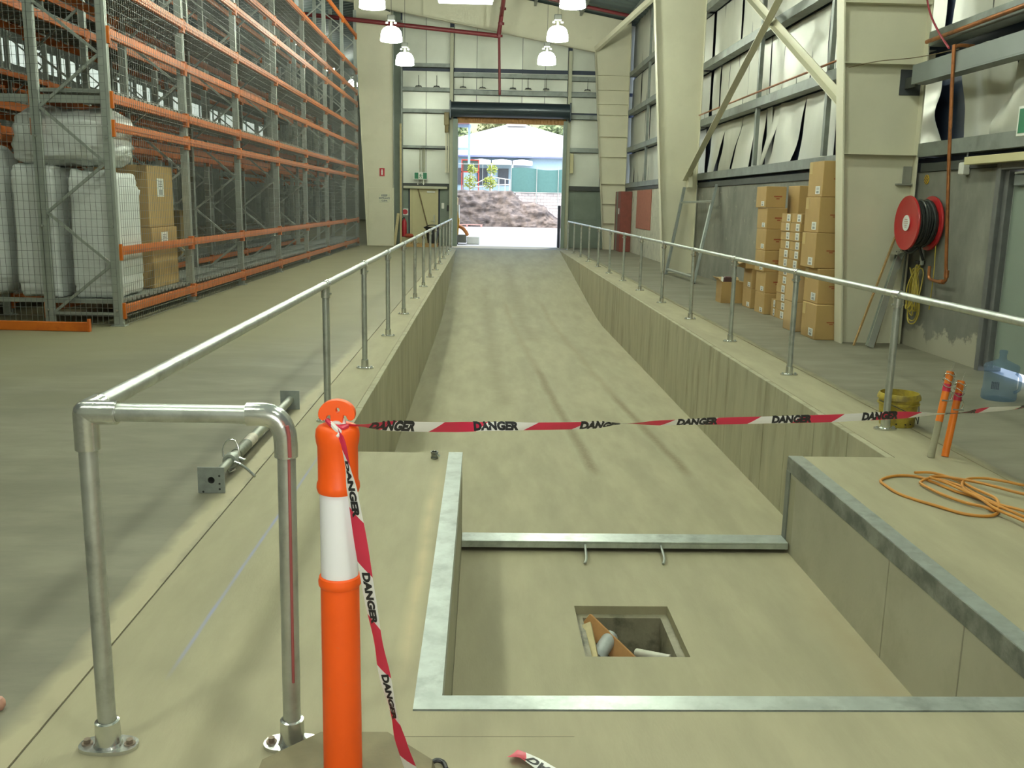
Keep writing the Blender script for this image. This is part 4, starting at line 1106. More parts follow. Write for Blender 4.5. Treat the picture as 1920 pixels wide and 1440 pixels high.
gr = thing('guard_rail', 'galvanised pipe guard rail along the right edge of the ramp', 'guard rail', (3.015, 6, 0))
MB().tube([(3.015, 3.0, RZ), (3.015, 12, RZ - 0.002), (3.015, 33.35, RZ)], R_, 20).build('top_rail', M_galv, gr)
for y in [4.42, 6.645] + [6.645 + 2.222 * k for k in range(1, 12)] + [33.3]:
    MB().cyl((3.015, y, 0.06), (3.015, y, RZ), R_, None, 16).build('post', M_galv, gr)
    m_ = tee_mb(3.015, y, RZ); m_.cyl((3.015 - 0.03, y, RZ - 0.075), (3.015 - 0.043, y, RZ - 0.075), 0.009, None, 8)
    m_.build('tee_fitting', M_galvfit, gr)
    bf = base_mb(3.015, y).build('base_flange', M_galvfit, gr)
    bolts(bf, M_galvpost, 3.015, y)

# ------------------------------------------------------------------ bollard
BX, BY = -0.363, 2.30
bo = thing('bollard', 'orange plastic safety bollard with white reflective band and T handle', 'bollard', (BX, BY, 0))
MB().prism([(BX + 0.275 * math.cos(math.radians(22.5 + 45 * i)), BY - 0.02 + 0.275 * math.sin(math.radians(22.5 + 45 * i))) for i in range(8)], lambda a, b: (a, b, 0), lambda a, b: (BX + (a - BX) * 0.94, BY + (b - BY) * 0.94, 0.05)).lathe([(0.10, 0.05), (0.07, 0.062), (0.0, 0.062)], (BX, BY, 0), 24).build('rubber_base', M_rubber, bo)
MB().lathe([(0.0520, 0.05), (0.0510, 0.30), (0.0500, 0.608), (0.0550, 0.614), (0.0560, 0.624), (0.0535, 0.636), (0.0490, 0.640)], (BX, BY, 0), 40).build('lower_tube', M_safety, bo)
MB().lathe([(0.0482, 0.638), (0.0480, 0.868)], (BX, BY, 0), 40).build('reflective_band', M_band, bo)
MB().lathe([(0.0475, 0.864), (0.0520, 0.866), (0.0550, 0.876), (0.0545, 0.888), (0.0510, 0.896), (0.0510, 0.985), (0.0540, 0.996), (0.0560, 1.014), (0.0540, 1.030), (0.048, 1.038), (0.034, 1.044), (0.0, 1.048)], (BX, BY, 0), 40).build('upper_tube', M_safety, bo)
# crescent handle with a hole, extruded front to back
hp = []
import math as _m
for i in range(25):
    t = _m.pi * i / 24
    hp.append((0.046 * _m.cos(t), 0.0 + 0.036 * _m.sin(t)))
for i in range(7):                     # left lobe
    t = _m.pi + _m.pi * i / 6
    hp.append((-0.035 + 0.011 * _m.cos(t), -0.004 + 0.012 * _m.sin(t)))
hp += [(-0.016, -0.002), (-0.014, -0.03), (0.014, -0.03), (0.016, -0.002)]
for i in range(7):
    t = _m.pi + _m.pi * i / 6
    hp.append((0.035 + 0.011 * _m.cos(t), -0.004 + 0.012 * _m.sin(t)))
HZ = 1.070
hm = MB(); n = len(hp); hn = 14
for yy in (BY - 0.012, BY + 0.012):
    hm.v += [(BX + a, yy, HZ + b) for a, b in hp]
    hm.v += [(BX + 0.003 + 0.005 * _m.cos(2 * _m.pi * k / hn), yy, HZ + 0.010 + 0.007 * _m.sin(2 * _m.pi * k / hn)) for k in range(hn)]
N = n + hn
hm.f += [(i, (i+1) % n, N + (i+1) % n, N + i) for i in range(n)]
hm.f += [(n + k, n + (k+1) % hn, N + n + (k+1) % hn, N + n + k) for k in range(hn)]
import bmesh
hme = bmesh.new()
vv = [hme.verts.new(p) for p in hm.v]
for f in hm.f: hme.faces.new([vv[i] for i in f])
for off in (0, N):
    es_ = []
    for i in range(n):
        e = hme.edges.get((vv[off + i], vv[off + (i+1) % n])); es_.append(e)
    for k in range(hn):
        es_.append(hme.edges.get((vv[off + n + k], vv[off + n + (k+1) % hn])))
    bmesh.ops.triangle_fill(hme, edges=es_, use_beauty=True)
bmesh.ops.recalc_face_normals(hme, faces=hme.faces)
hmesh = bpy.data.meshes.new('handle'); hme.to_mesh(hmesh); hme.free()
hmesh.transform(Matrix.Translation((-BX, -BY, 0)))
hmesh.shade_smooth(); hmesh.set_sharp_from_angle(angle=math.radians(40)); hmesh.materials.append(M_safety)
ho = bpy.data.objects.new('handle', hmesh); COL.objects.link(ho); ho.parent = bo
bv = ho.modifiers.new('bevel', 'BEVEL'); bv.width = 0.004; bv.segments = 2; bv.limit_method = 'ANGLE'

# ------------------------------------------------------------------ barrier tape
def ribbon_frames(ctrl, n=14):
    """ctrl: (x, y, z, width, twist degrees); returns sample function s -> (centre, across)"""
    P = [V(*c[:3]) for c in ctrl]
    C = curve(P, n)
    W = []
    m = len(ctrl)
    for i in range(m - 1):
        for k in range(n):
            t = k / n; t = t * t * (3 - 2 * t)
            W.append((ctrl[i][3] + (ctrl[i+1][3] - ctrl[i][3]) * t, ctrl[i][4] + (ctrl[i+1][4] - ctrl[i][4]) * t))
    W.append(ctrl[-1][3:5])
    D = [0.0]
    for a, b in zip(C, C[1:]): D.append(D[-1] + (b - a).length)
    A = []; NN = []
    for i, p in enumerate(C):
        d = (C[min(i+1, len(C)-1)] - C[max(i-1, 0)]).normalized()
        ref = V(0, 0, 1) if abs(d.z) < 0.8 else V(1, 0, 0)
        s = d.cross(ref).normalized(); u = s.cross(d).normalized()   # u is upward across, s is normal
        t = math.radians(W[i][1])
        A.append(u * math.cos(t) + s * math.sin(t)); NN.append(s * math.cos(t) - u * math.sin(t))
    def at(s, w, off=0.0):
        s = max(0, min(D[-1], s))
        lo = 0
        import bisect
        lo = min(len(D) - 2, max(0, bisect.bisect_right(D, s) - 1))
        f = (s - D[lo]) / max(1e-9, D[lo+1] - D[lo])
        c = C[lo].lerp(C[lo+1], f); a = A[lo].lerp(A[lo+1], f); nrm = NN[lo].lerp(NN[lo+1], f)
        wd = W[lo][0] + (W[lo+1][0] - W[lo][0]) * f
        return c + a * (w * wd / 2) + nrm * (off + 0.25 * wd * 0.18 * (1 - w * w))
    return at, D[-1]
def barrier(parent, ctrl, phase=0.0, text_step=0.42, tsize=0.05, mirror=False, nm='tape'):
    at, L = ribbon_frames(ctrl)
    per = 0.30                                  # one red and one white slanted stripe
    wm, rm = MB(), MB()
    ns = int(L / 0.0075); nw = 4
    def cells(mb, red):
        k0 = math.floor((phase) / per) - 1
        k = k0
        while True:
            s0 = k * per - phase + (0 if red else per / 2)
            s1 = s0 + per / 2
            if s0 > L: break
            for i in range(10):
                for j in range(nw):
                    q = []
                    for (a, b) in ((i, j), (i+1, j), (i+1, j+1), (i, j+1)):
                        w = -1 + 2 * b / nw
                        s = s0 + (s1 - s0) * a / 10 + w * 0.022
                        q.append((s, w))
                    if max(c[0] for c in q) <= 0 or min(c[0] for c in q) >= L: continue
                    o = len(mb.v)
                    mb.v += [tuple(at(s, w)) for s, w in q]; mb.f.append((o, o+1, o+2, o+3))
            k += 1
    cells(wm, False); cells(rm, True)
    def merge(mb):
        d = {}; nv = []; nf = []
        for f in mb.f:
            g = []
            for i in f:
                key = tuple(round(c, 5) for c in mb.v[i])
                if key not in d: d[key] = len(nv); nv.append(mb.v[i])
                if d[key] not in g: g.append(d[key])
            if len(g) > 2: nf.append(tuple(g))
        mb.v, mb.f = nv, nf
    merge(wm); merge(rm)
    nwf = len(wm.f)
    wm.add(rm.v, rm.f)
    d = {}; nv = []; nf = []
    for f in wm.f:
        g = []
        for i in f:
            key = tuple(round(c, 4) for c in wm.v[i])
            if key not in d: d[key] = len(nv); nv.append(wm.v[i])
            g.append(d[key])
        nf.append(tuple(g) if len(set(g)) == len(g) else tuple(dict.fromkeys(g)))
    keep = [k for k, f in enumerate(nf) if len(f) > 2]
    wm.v = nv; wm.f = [nf[k] for k in keep]
    rb_ = wm.build(nm + '_ribbon', M_tape_w, parent, fix=False, angle=80)
    rb_.data.materials.append(M_tape_r)
    rb_.data.polygons.foreach_set('material_index', [0 if k < nwf else 1 for k in keep])
    s = 0.16
    vs, fs = text_geo('DANGER', tsize, 0.0022)
    wmax = max(c[3] for c in ctrl)
    while s < L - 0.1:
        tm = MB()
        for off in (0.0012, -0.0012):
            tm.add([at(s + (-x if mirror else x), y / (wmax / 2) * 1.1, off) for x, y in vs], fs)
        s += text_step
        tm.build('lettering', M_black, parent, fix=False, kind='stuff')
bt = thing('barrier_tape', 'red and white DANGER barrier tape knotted round the bollard neck and strung across', 'barrier tape', (BX, BY - 0.02, 1.02))
TY = BY - 0.045
barrier(bt, [(-0.362, 2.272, 1.046, 0.010, 30), (-0.31, 2.29, 1.042, 0.016, 60), (-0.225, 2.36, 1.024, 0.030, 20), (-0.10, 2.45, 1.001, 0.030, 15), (0.02, 2.53, 0.985, 0.026, -30), (0.16, 2.58, 0.975, 0.024, 15), (0.33, 2.63, 0.968, 0.028, 30),
             (0.43, 2.68, 0.962, 0.014, 75), (0.56, 2.72, 0.957, 0.022, 30), (0.80, 2.79, 0.950, 0.024, 12), (1.10, 2.86, 0.944, 0.026, 8), (1.35, 2.93, 0.941, 0.028, 14), (1.60, 3.0, 0.936, 0.012, 72), (1.72, 3.05, 0.937, 0.02, 20), (1.95, 3.14, 0.940, 0.024, 60), (2.3, 3.5, 0.945, 0.024, 10), (2.7, 4.0, 0.955, 0.022, 40), (2.99, 4.39, 0.965, 0.014, 80)], tsize=0.034, text_step=0.33)
barrier(bt, [(-0.358, 2.255, 1.042, 0.012, 0), (-0.340, 2.238, 1.01, 0.014, 20), (-0.330, 2.236, 0.955, 0.018, 40), (-0.318, 2.236, 0.88, 0.032, 25), (-0.298, 2.24, 0.74, 0.036, 15), (-0.280, 2.25, 0.60, 0.035, 20), (-0.260, 2.26, 0.47, 0.028, 30), (-0.245, 2.27, 0.37, 0.032, 10), (-0.222, 2.29, 0.24, 0.025, 35), (-0.205, 2.30, 0.155, 0.033, 15), (-0.18, 2.32, 0.06, 0.036, 10), (-0.165, 2.33, 0.012, 0.04, 30), (-0.10, 2.27, 0.006, 0.05, 80)], phase=0.07, tsize=0.036, text_step=0.30, mirror=False, nm='tail')
# the knot round the neck
kn = MB()
kn.tube(curve([(BX + 0.0165 * math.cos(a), BY - 0.004 + 0.0165 * math.sin(a), 1.046 + 0.005 * math.sin(3 * a)) for a in [2 * math.pi * i / 10 for i in range(10)]], 4, True), 0.006, 8, True)
kn.tube(curve([(BX - 0.012, BY - 0.03, 1.054), (BX + 0.0, BY - 0.042, 1.044), (BX + 0.012, BY - 0.045, 1.032), (BX + 0.006, BY - 0.052, 1.022)], 5), [0.004 + 0.004 * math.sin(i * 0.2) for i in range(16)], 8)
kn.build('knot_white', M_tape_w, bt)
MB().tube(curve([(BX - 0.022, BY - 0.022, 1.058), (BX - 0.008, BY - 0.036, 1.048), (BX + 0.016, BY - 0.04, 1.042), (BX + 0.03, BY - 0.03, 1.046)], 5), 0.0065, 8).build('knot_red', M_tape_r, bt)
# scrap of the same tape on the floor
st = thing('tape_scrap', 'loose end of red and white tape lying on the floor at the bottom edge', 'barrier tape', (0.18, 2.42, 0))
barrier(st, [(0.105, 2.47, 0.012, 0.065, 80), (0.145, 2.445, 0.018, 0.065, 70), (0.19, 2.40, 0.016, 0.06, 78), (0.26, 2.33, 0.008, 0.06, 85), (0.32, 2.22, 0.006, 0.06, 85)], phase=0.10, tsize=0.05, text_step=0.5, nm='scrap')
bs_ = thing('tape_scrap', 'pink and black crumple of tape on the floor right of the bollard base', 'barrier tape', (-0.17, 2.40, 0))
barrier(bs_, [(-0.19, 2.425, 0.008, 0.03, 60), (-0.16, 2.40, 0.012, 0.035, 80), (-0.13, 2.36, 0.008, 0.04, 70), (-0.11, 2.30, 0.004, 0.04, 85)], phase=0.15, tsize=0.03, nm='scrap')
MB().tube(curve([(-0.135, 2.425, 0.006), (-0.115, 2.435, 0.012), (-0.095, 2.43, 0.008), (-0.085, 2.40, 0.006)], 5), 0.007, 8).build('black_twist', M_black, bs_)

# ------------------------------------------------------------------ steel prop, coupling
PX, PY0, PY1, PZ = -1.475, 4.95, 7.06, 0.075
ap = thing('steel_prop', 'adjustable galvanised steel prop lying on the floor beside the left coping', 'prop', (PX, 5.5, 0))
def plate(y):
    mb = MB(); n = 20; h = 0.073; r = 0.019
    outer = []
    for i in range(n):
        t = 2 * math.pi * i / n + math.pi / 4
        c, s = math.cos(t), math.sin(t); k = h / max(abs(c), abs(s)); outer.append((c * k, s * k))
    inner = [(r * math.cos(2 * math.pi * i / n + math.pi / 4), r * math.sin(2 * math.pi * i / n + math.pi / 4)) for i in range(n)]
    vs = []
    for yy in (y - 0.004, y + 0.004):
        vs += [(PX + a, yy, PZ + b) for a, b in outer] + [(PX + a, yy, PZ + b) for a, b in inner]
    fs = []
    for i in range(n):
        j = (i + 1) % n
        fs += [(i, j, n + j, n + i), (2*n + i, 3*n + i, 3*n + j, 2*n + j), (i, 2*n + i, 2*n + j, j), (n + i, n + j, 3*n + j, 3*n + i)]
    mb.add(vs, fs); return mb
M_plate = mat('grey_plate_steel', (0.30, 0.33, 0.31), 0.5, 0.4, var=0.15, scale=20, dark=(0.18, 0.2, 0.19), dscale=18, dpos=(0.6, 0.68))
plate(PY0).build('end_plate', M_plate, ap)
plate(PY1).build('end_plate', M_plate, ap)
mb = MB()
for a, b in ((0.045, 0.025), (0.045, -0.02), (0.045, -0.05), (-0.045, -0.066)):
    mb.cyl((PX + a, PY0 - 0.0046, PZ + b), (PX + a, PY0 - 0.0038, PZ + b), 0.006, None, 10)
mb.build('bolt_hole', M_black, ap)
M_prop = mat('galvanised_prop_tube', (0.36, 0.38, 0.32), 0.42, 0.6, var=0.18, scale=12)
MB().lathe([(0.019, 0.004), (0.024, 0.004), (0.024, 0.55)], (PX, PY0, PZ), 20, 'y').build('inner_tube', M_prop, ap)
MB().lathe([(0.024, 0.44), (0.031, 0.44), (0.031, PY1 - PY0 - 0.004)], (PX, PY0, PZ), 20, 'y').build('outer_tube', M_prop, ap)
MB().lathe([(0.031, 0.52), (0.036, 0.52), (0.036, 0.78), (0.031, 0.78)], (PX, PY0, PZ), 20, 'y').build('threaded_sleeve', mat('dark_thread', (0.20, 0.21, 0.17), 0.5, 0.5, var=0.25, scale=30), ap)
MB().lathe([(0.026, 0.37), (0.042, 0.37), (0.045, 0.39), (0.045, 0.43), (0.04, 0.445), (0.03, 0.445)], (PX, PY0, PZ), 20, 'y').build('collar_nut', M_galvpost, ap)
MB().tube(curve([(PX + 0.03, PY0 + 0.36, PZ + 0.0), (PX + 0.075, PY0 + 0.34, PZ - 0.01), (PX + 0.12, PY0 + 0.32, PZ - 0.035), (PX + 0.165, PY0 + 0.29, PZ - 0.066)], 4), 0.0085, 8).build('handle_bar', M_galvfit, ap)
MB().tube(curve([(PX - 0.055, PY0 + 0.44, PZ + 0.01), (PX - 0.055, PY0 + 0.45, PZ + 0.06), (PX - 0.03, PY0 + 0.46, PZ + 0.105), (PX + 0.01, PY0 + 0.46, PZ + 0.105), (PX + 0.035, PY0 + 0.45, PZ + 0.06), (PX + 0.035, PY0 + 0.44, PZ + 0.0), (PX + 0.05, PY0 + 0.43, PZ - 0.005)], 6), 0.006, 8).build('pin_loop', M_galvfit, ap)
MB().bar((PX + 0.03, PY0 + 0.42, PZ + 0.012), (PX + 0.085, PY0 + 0.40, PZ + 0.0), 0.022, 0.016, (0,0,1), 0.004).build('wing_lug', M_galvfit, ap)
MB().tube(curve([(PX - 0.02, PY0 + 0.38, PZ - 0.035), (PX + 0.0, PY0 + 0.37, PZ - 0.062), (PX + 0.03, PY0 + 0.38, PZ - 0.045)], 4), 0.008, 8).build('lower_lug', M_galvfit, ap)
MB().lathe([(0.0368, 0.77), (0.0368, 0.93)], (PX, PY0, PZ), 20, 'y').build('paper_sticker', mat('worn_sticker', (0.60, 0.55, 0.45), 0.6, var=0.2, scale=30), ap)
cp = thing('pipe_coupling', 'small shiny steel coupling left near the inner corner of the pit slab', 'coupling', (-0.29, 5.70, 0))
MB().lathe([(0.017, 0.0), (0.024, 0.0), (0.024, 0.012), (0.021, 0.016), (0.021, 0.032), (0.024, 0.036), (0.024, 0.048), (0.017, 0.048), (0.017, 0.0)], (-0.29, 5.70, 0), 18).build('coupling_body', mat('dark_shiny_steel', (0.25, 0.27, 0.26), 0.2, 0.95), cp)
MB().cyl((-0.272, 5.69, 0.024), (-0.258, 5.68, 0.024), 0.009, None, 6).build('set_screw', M_galvfit, cp)

# ------------------------------------------------------------------ cord, conduits, bucket, bottle
cd = thing('extension_cord', 'orange cord coiled loosely on the slab right of the pit', 'cord', (2.7, 5.0, 0))
zc = 0.009
A_ = [(2.53, 5.39), (2.66, 5.38), (2.72, 5.27), (2.76, 5.09), (2.82, 4.98), (2.85, 4.87), (2.83, 4.76), (2.76, 4.67), (2.68, 4.66), (2.59, 4.70), (2.51, 4.82), (2.45, 4.93), (2.40, 5.04), (2.39, 5.18), (2.41, 5.30)]
B_ = [(2.68, 5.44), (2.79, 5.43), (2.87, 5.30), (2.89, 5.10), (2.91, 4.94), (2.86, 4.81), (2.79, 4.72), (2.76, 4.78), (2.70, 4.86), (2.64, 4.99), (2.61, 5.17), (2.63, 5.25), (2.73, 5.32), (2.82, 5.19), (2.85, 4.98), (2.87, 4.83), (2.95, 4.71), (3.05, 4.5)]
C_ = [(3.4, 5.08), (3.21, 5.16), (3.15, 5.24), (3.05, 5.30), (2.93, 5.28), (2.85, 5.19), (2.80, 5.05), (2.81, 4.94), (2.84, 4.80), (2.88, 4.59), (2.95, 4.3)]
D_ = [(2.86, 4.2), (2.82, 4.50), (2.80, 4.62), (2.78, 4.72), (2.79, 4.87), (2.78, 5.00), (2.74, 5.19), (2.70, 5.28), (2.80, 5.30), (2.93, 5.20), (3.00, 5.10), (3.10, 4.97), (3.3, 4.8)]
for i, pth in enumerate((A_, B_, C_, D_)):
    zz_ = zc + 0.0085 * i
    MB().tube(curve([(x, y, zz_ + 0.002 * math.sin(k * 2.1)) for k, (x, y) in enumerate(pth)], 7, i == 0), 0.0085, 8, i == 0).build('cord_loop', M_cord, cd)
def conduit(nm, label, p0, p1, split, m_low, top_z):
    t = thing(nm, label, 'conduit', p0, None)
    a, b = V(*p0), V(*p1)
    mid = a.lerp(b, split)
    if split > 0.02: MB().cyl(a, mid, 0.0215, 0.0225, 16).build('grey_lower_tube', m_low, t)
    MB().cyl(mid if split > 0.02 else a, b, 0.0235, None, 16).build('orange_tube', M_orange2, t)
    d = (b - a).normalized()
    ww = MB()
    for k in range(3):
        c = b - d * (0.02 + 0.035 * k)
        ww.tube(curve([c + V(0.034 * math.cos(q), 0.034 * math.sin(q), 0.012 * math.sin(q * 2 + k)) for q in [2 * math.pi * j / 8 for j in range(8)]], 3, True), 0.0035, 6, True)
    ww.tube(curve([b + V(0, 0, -0.02), b + V(0.012, 0, 0.02), b + V(0.018, 0.0, 0.06)], 4), 0.0035, 6)
    ww.build('tie_wire', M_galvfit, t)
    MB().cyl(b - d * 0.135, b - d * 0.085, 0.026, None, 14).build('red_tape_wrap', M_tape_r, t)
    c = b - d * 0.16
    sh = curve([c + V(0.028, -0.01, 0.03), c + V(0.045, -0.01, 0.0), c + V(0.03, -0.01, -0.035), c + V(0.0, -0.02, -0.03)], 5)
    MB().tube(sh, 0.006, 6).cyl(c + V(-0.03, -0.026, -0.03), c + V(0.04, -0.026, -0.034), 0.006, None, 8).build('shackle', M_galvfit, t)
    return t
M_orange2 = mat('orange_conduit', (0.78, 0.20, 0.02), 0.4, var=0.06)
conduit('steel_stub', 'left orange conduit stub with grey bare lower half leaning by the right joint', (2.985, 5.86, 0.0), (3.10, 5.95, 0.565), 0.42, mat('bare_grey_tube', (0.33, 0.31, 0.21), 0.6, var=0.15), 0)
conduit('steel_stub', 'right orange conduit stub, orange down to the floor, leaning by the right joint', (3.095, 5.89, 0.0), (3.19, 5.97, 0.50), 0.0, M_galv, 0)
bk = thing('bucket', 'dirty yellow plastic bucket behind the nearest right rail post', 'bucket', (3.17, 6.78, 0))
MB().lathe([(0.0, 0.012), (0.118, 0.012), (0.122, 0.0), (0.126, 0.004), (0.140, 0.165), (0.152, 0.167), (0.153, 0.178), (0.142, 0.182), (0.145, 0.205), (0.156, 0.207), (0.156, 0.222), (0.144, 0.250), (0.138, 0.250), (0.120, 0.02), (0, 0.02)], (3.17, 6.80, 0), 36).build('bucket_body', M_bucket, bk)
MB().tube(curve([(3.17 - 0.15, 6.80, 0.19), (3.17 - 0.09, 6.665, 0.17), (3.17 + 0.06, 6.65, 0.10), (3.17 + 0.115, 6.70, 0.03), (3.17 + 0.155, 6.78, 0.10), (3.17 + 0.153, 6.80, 0.19)], 6), 0.003, 6).build('wire_handle', M_girtdark, bk)
mb = MB()
for a in (-0.9, -0.45, 0.05, 0.4):
    mb.cyl((3.17 + 0.1275 * math.sin(a), 6.80 - 0.1275 * math.cos(a), 0.03), (3.17 + 0.132 * math.sin(a), 6.80 - 0.132 * math.cos(a), 0.03), 0.006, None, 10)
mb.build('drain_hole', M_black, bk)
# blue water bottle
def glassy(name, col, alpha):
    m = bpy.data.materials.new(name); m.use_nodes = True
    nt = m.node_tree; bs = nt.nodes['Principled BSDF']; out = nt.nodes['Material Output']
    bs.inputs['Base Color'].default_value = (*col, 1); bs.inputs['Roughness'].default_value = 0.12
    tr = nd(nt, 'ShaderNodeBsdfTransparent'); tr.inputs['Color'].default_value = (0.80, 0.88, 0.96, 1)
    mx = nd(nt, 'ShaderNodeMixShader'); mx.inputs[0].default_value = alpha
    nt.links.new(tr.outputs[0], mx.inputs[1]); nt.links.new(bs.outputs[0], mx.inputs[2]); nt.links.new(mx.outputs[0], out.inputs['Surface'])
    return m
M_bottle = glassy('blue_water_bottle', (0.20, 0.29, 0.38), 0.30)
WX, WY = 4.53, 7.83
wb = thing('water_bottle', 'large translucent blue water bottle with handle by the grey-green door', 'bottle', (WX, WY, 0))
MB().lathe([(0.0, 0.02), (0.09, 0.012), (0.135, 0.0), (0.142, 0.012), (0.142, 0.075), (0.136, 0.088), (0.134, 0.10), (0.134, 0.235), (0.140, 0.25), (0.142, 0.26), (0.142, 0.29), (0.134, 0.305), (0.07, 0.335), (0.034, 0.352), (0.029, 0.37), (0.028, 0.40), (0.033, 0.402), (0.033, 0.425), (0.028, 0.432), (0.0, 0.434)], (WX, WY, 0), 40).build('bottle_body', M_bottle, wb)
MB().tube(curve([(WX + 0.06, WY - 0.125, 0.25), (WX + 0.085, WY - 0.150, 0.22), (WX + 0.09, WY - 0.152, 0.16), (WX + 0.085, WY - 0.150, 0.11), (WX + 0.06, WY - 0.125, 0.08)], 5), 0.013, 10).build('bottle_handle', M_bottle, wb)
mb = MB()
for k in range(6):
    a0 = -1.02
    for j in range(5):
        a = a0 + j * 0.1
        r = 0.1355
        p = [(WX + r * math.sin(q), WY - r * math.cos(q)) for q in (a, a + 0.07)]
        z = 0.105 + k * 0.011
        mb.add([(*p[0], z), (*p[1], z), (*p[1], z + 0.007), (*p[0], z + 0.007)], [(0, 1, 2, 3)])
mb.build('printed_label', mat('navy_print', (0.03, 0.04, 0.08), 0.5), wb)

# ------------------------------------------------------------------ door at the right, fittings around it
d2 = bpy.data.objects.new('door_2', None); COL.objects.link(d2); d2.location = (XW, 8.9, 0); d2['kind'] = 'structure'
MB().box(XW - 0.045, XW + 0.2, DY1 - 0.02, DY1 + 0.06, 0, 2.10, 0.004).box(XW - 0.045, XW + 0.2, DY0 - 0.06, DY0 + 0.02, 0, 2.1, 0.004).box(XW - 0.045, XW + 0.2, DY0 + 0.02, DY1 - 0.02, 2.02, 2.10, 0.004).build('door_frame', M_jamb, d2)
MB().box(XW + 0.0, XW + 0.19, DY1 - 0.10, DY1 - 0.021, 0.05, 2.02, 0.003).build('door_stop', M_jamb, d2)
MB().box(XW + 0.06, XW + 0.10, DY0 + 0.03, DY1 - 0.10, 0.075, 2.0, 0.004).build('door_leaf', M_greendoor, d2)
MB().box(XW + 0.015, XW + 0.06, DY0 + 0.3, DY1 - 0.16, 1.86, 1.97, 0.01).build('door_closer', M_beamgrey, d2)
MB().bar((XW + 0.01, DY1 - 0.2, 1.985), (XW - 0.03, DY0 + 0.2, 2.0), 0.03, 0.02).build('closer_arm', M_galvpost, d2)
MB().box(XW + 0.058, XW + 0.0605, DY1 - 0.115, DY1 - 0.101, 0.05, 1.98).build('door_edge_strip', M_galvpost, d2)
tag(MB().box(5.0, XW - 0.002, 5.2, 9.80, 2.085, 2.165, 0.004).build('cover_channel', M_creamdoor, None, (5.05, 8.5, 2.09)), 'long cream cover channel above the grey-green door', 'channel')
jb = thing('junction_box', 'white junction box beside the copper pipe, above the door corner', 'box', (5.1, 10.0, 2.0))
MB().box(5.06, XW - 0.002, 9.93, 10.03, 1.99, 2.12, 0.012).build('box_body', M_whitepl, jb)
MB().cyl((5.12, 9.97, 2.12), (5.12, 9.97, 2.3), 0.011, None, 8).build('conduit', M_girt, jb)
sd = thing('hazard_disc', 'round yellow and black striped disc on the concrete wall', 'sign', (5.14, 10.9, 1.9))
cyc = (10.9, 1.965)
MB().cyl((XW - 0.001, *cyc), (XW - 0.01, *cyc), 0.055, None, 24).build('disc', mat('hazard_yellow', (0.55, 0.36, 0.02), 0.5), sd)
mb = MB()
for k in (-0.55, 0.0, 0.55):
    hw = 0.10; pts = []
    for s, q in ((-1, k - hw*1.2), (-1, k + hw*1.2), (1, k + hw*1.2), (1, k - hw*1.2)):
        t = s * math.sqrt(max(0.02, 1 - q * q)) * 0.98
        a, b = q * 0.7071 - t * 0.7071, q * 0.7071 + t * 0.7071
        pts.append((cyc[0] + 0.053 * a, cyc[1] + 0.053 * b))
    mb.prism(pts, lambda a, b: (XW - 0.0102, a, b), lambda a, b: (XW - 0.0112, a, b))
mb.build('black_stripe', M_black, sd)
exit_sign('exit_sign', 'green exit sign above the grey-green door, cut by the right picture edge', 5.0, 8.60, 2.445, 0.52, 0.27, 'x')
# heavy grey lintel beam
gb = thing('steel_lintel', 'heavy grey steel beam across the torn foil, upper right', 'beam', (4.9, 9, 3.03))
MB().box(4.86, 4.875, 3.0, 10.92, 3.035, 3.225, 0.002).box(4.86, 5.04, 3.0, 10.92, 3.215, 3.23).box(4.86, 5.04, 3.0, 10.92, 3.02, 3.035).box(4.94, 4.955, 3.0, 10.92, 3.035, 3.215).build('beam_web', M_beamgrey, gb)
MB().box(4.90, 4.93, 10.90, 11.18, 3.0, 3.12).build('end_cleat', M_girtdark, gb)
# copper pipes
cpp = thing('copper_pipe', 'copper water pipe dropping down the wall to the hose reel', 'pipe', (4.95, 9.95, 0.85))
MB().tube(curve([(5.05, 9.95, 3.29), (4.90, 9.93, 3.29), (4.845, 9.93, 3.27), (4.835, 9.93, 3.20), (4.90, 9.93, 2.2), (5.0, 9.95, 1.1), (5.02, 9.95, 0.92)], 6), 0.019, 12).build('drop_pipe', M_copper, cpp)
MB().tube(curve([(5.02, 9.95, 0.93), (5.02, 9.96, 0.87), (5.02, 10.05, 0.845), (5.02, 10.25, 0.85), (5.02, 10.34, 0.88), (5.02, 10.35, 1.0)], 6), 0.018, 12).cyl((5.02, 9.95, 0.90), (5.02, 9.95, 0.98), 0.026, None, 14).cyl((5.02, 10.0, 0.85), (5.02, 10.08, 0.846), 0.026, None, 14).build('elbow_run', M_copper, cpp)
cp2 = thing('copper_pipe', 'long copper pipe running level along the right wall girts', 'pipe', (5.02, 12, 3.7))
MB().tube([(5.05, 11.5, 3.70), (5.05, 22.55, 3.72)], 0.018, 8).build('pipe_run', M_copper, cp2)
for y in (12.5, 13.9, 15.6, 17.2, 18.8, 20.5, 22):
    MB().cyl((5.05, y, 3.6), (5.05, y, 3.71), 0.008, None, 6).build('pipe_clip', M_galvpost, cp2)
cp3 = thing('copper_pipe', 'copper pipe climbing level above the grey beam at upper right', 'pipe', (5.0, 9, 3.6))
MB().tube([(5.03, 11.0, 3.50), (5.0, 5.0, 3.52)], 0.024, 10).tube([(4.98, 8.85, 3.25), (4.98, 8.85, 4.6)], 0.021, 10).build('pipe_run', M_copper, cp3)
tag(MB().tube(curve([(4.86, 10.1, 3.29), (4.9, 10.5, 3.55), (4.95, 10.9, 3.9), (5.0, 11.3, 4.6)], 6), 0.011, 8).build('red_cable', mat('red_cable_skin', (0.32, 0.04, 0.06), 0.5), None, (4.86, 10.1, 3.29)), 'thin red cable rising from the copper elbow to the top edge', 'cable')
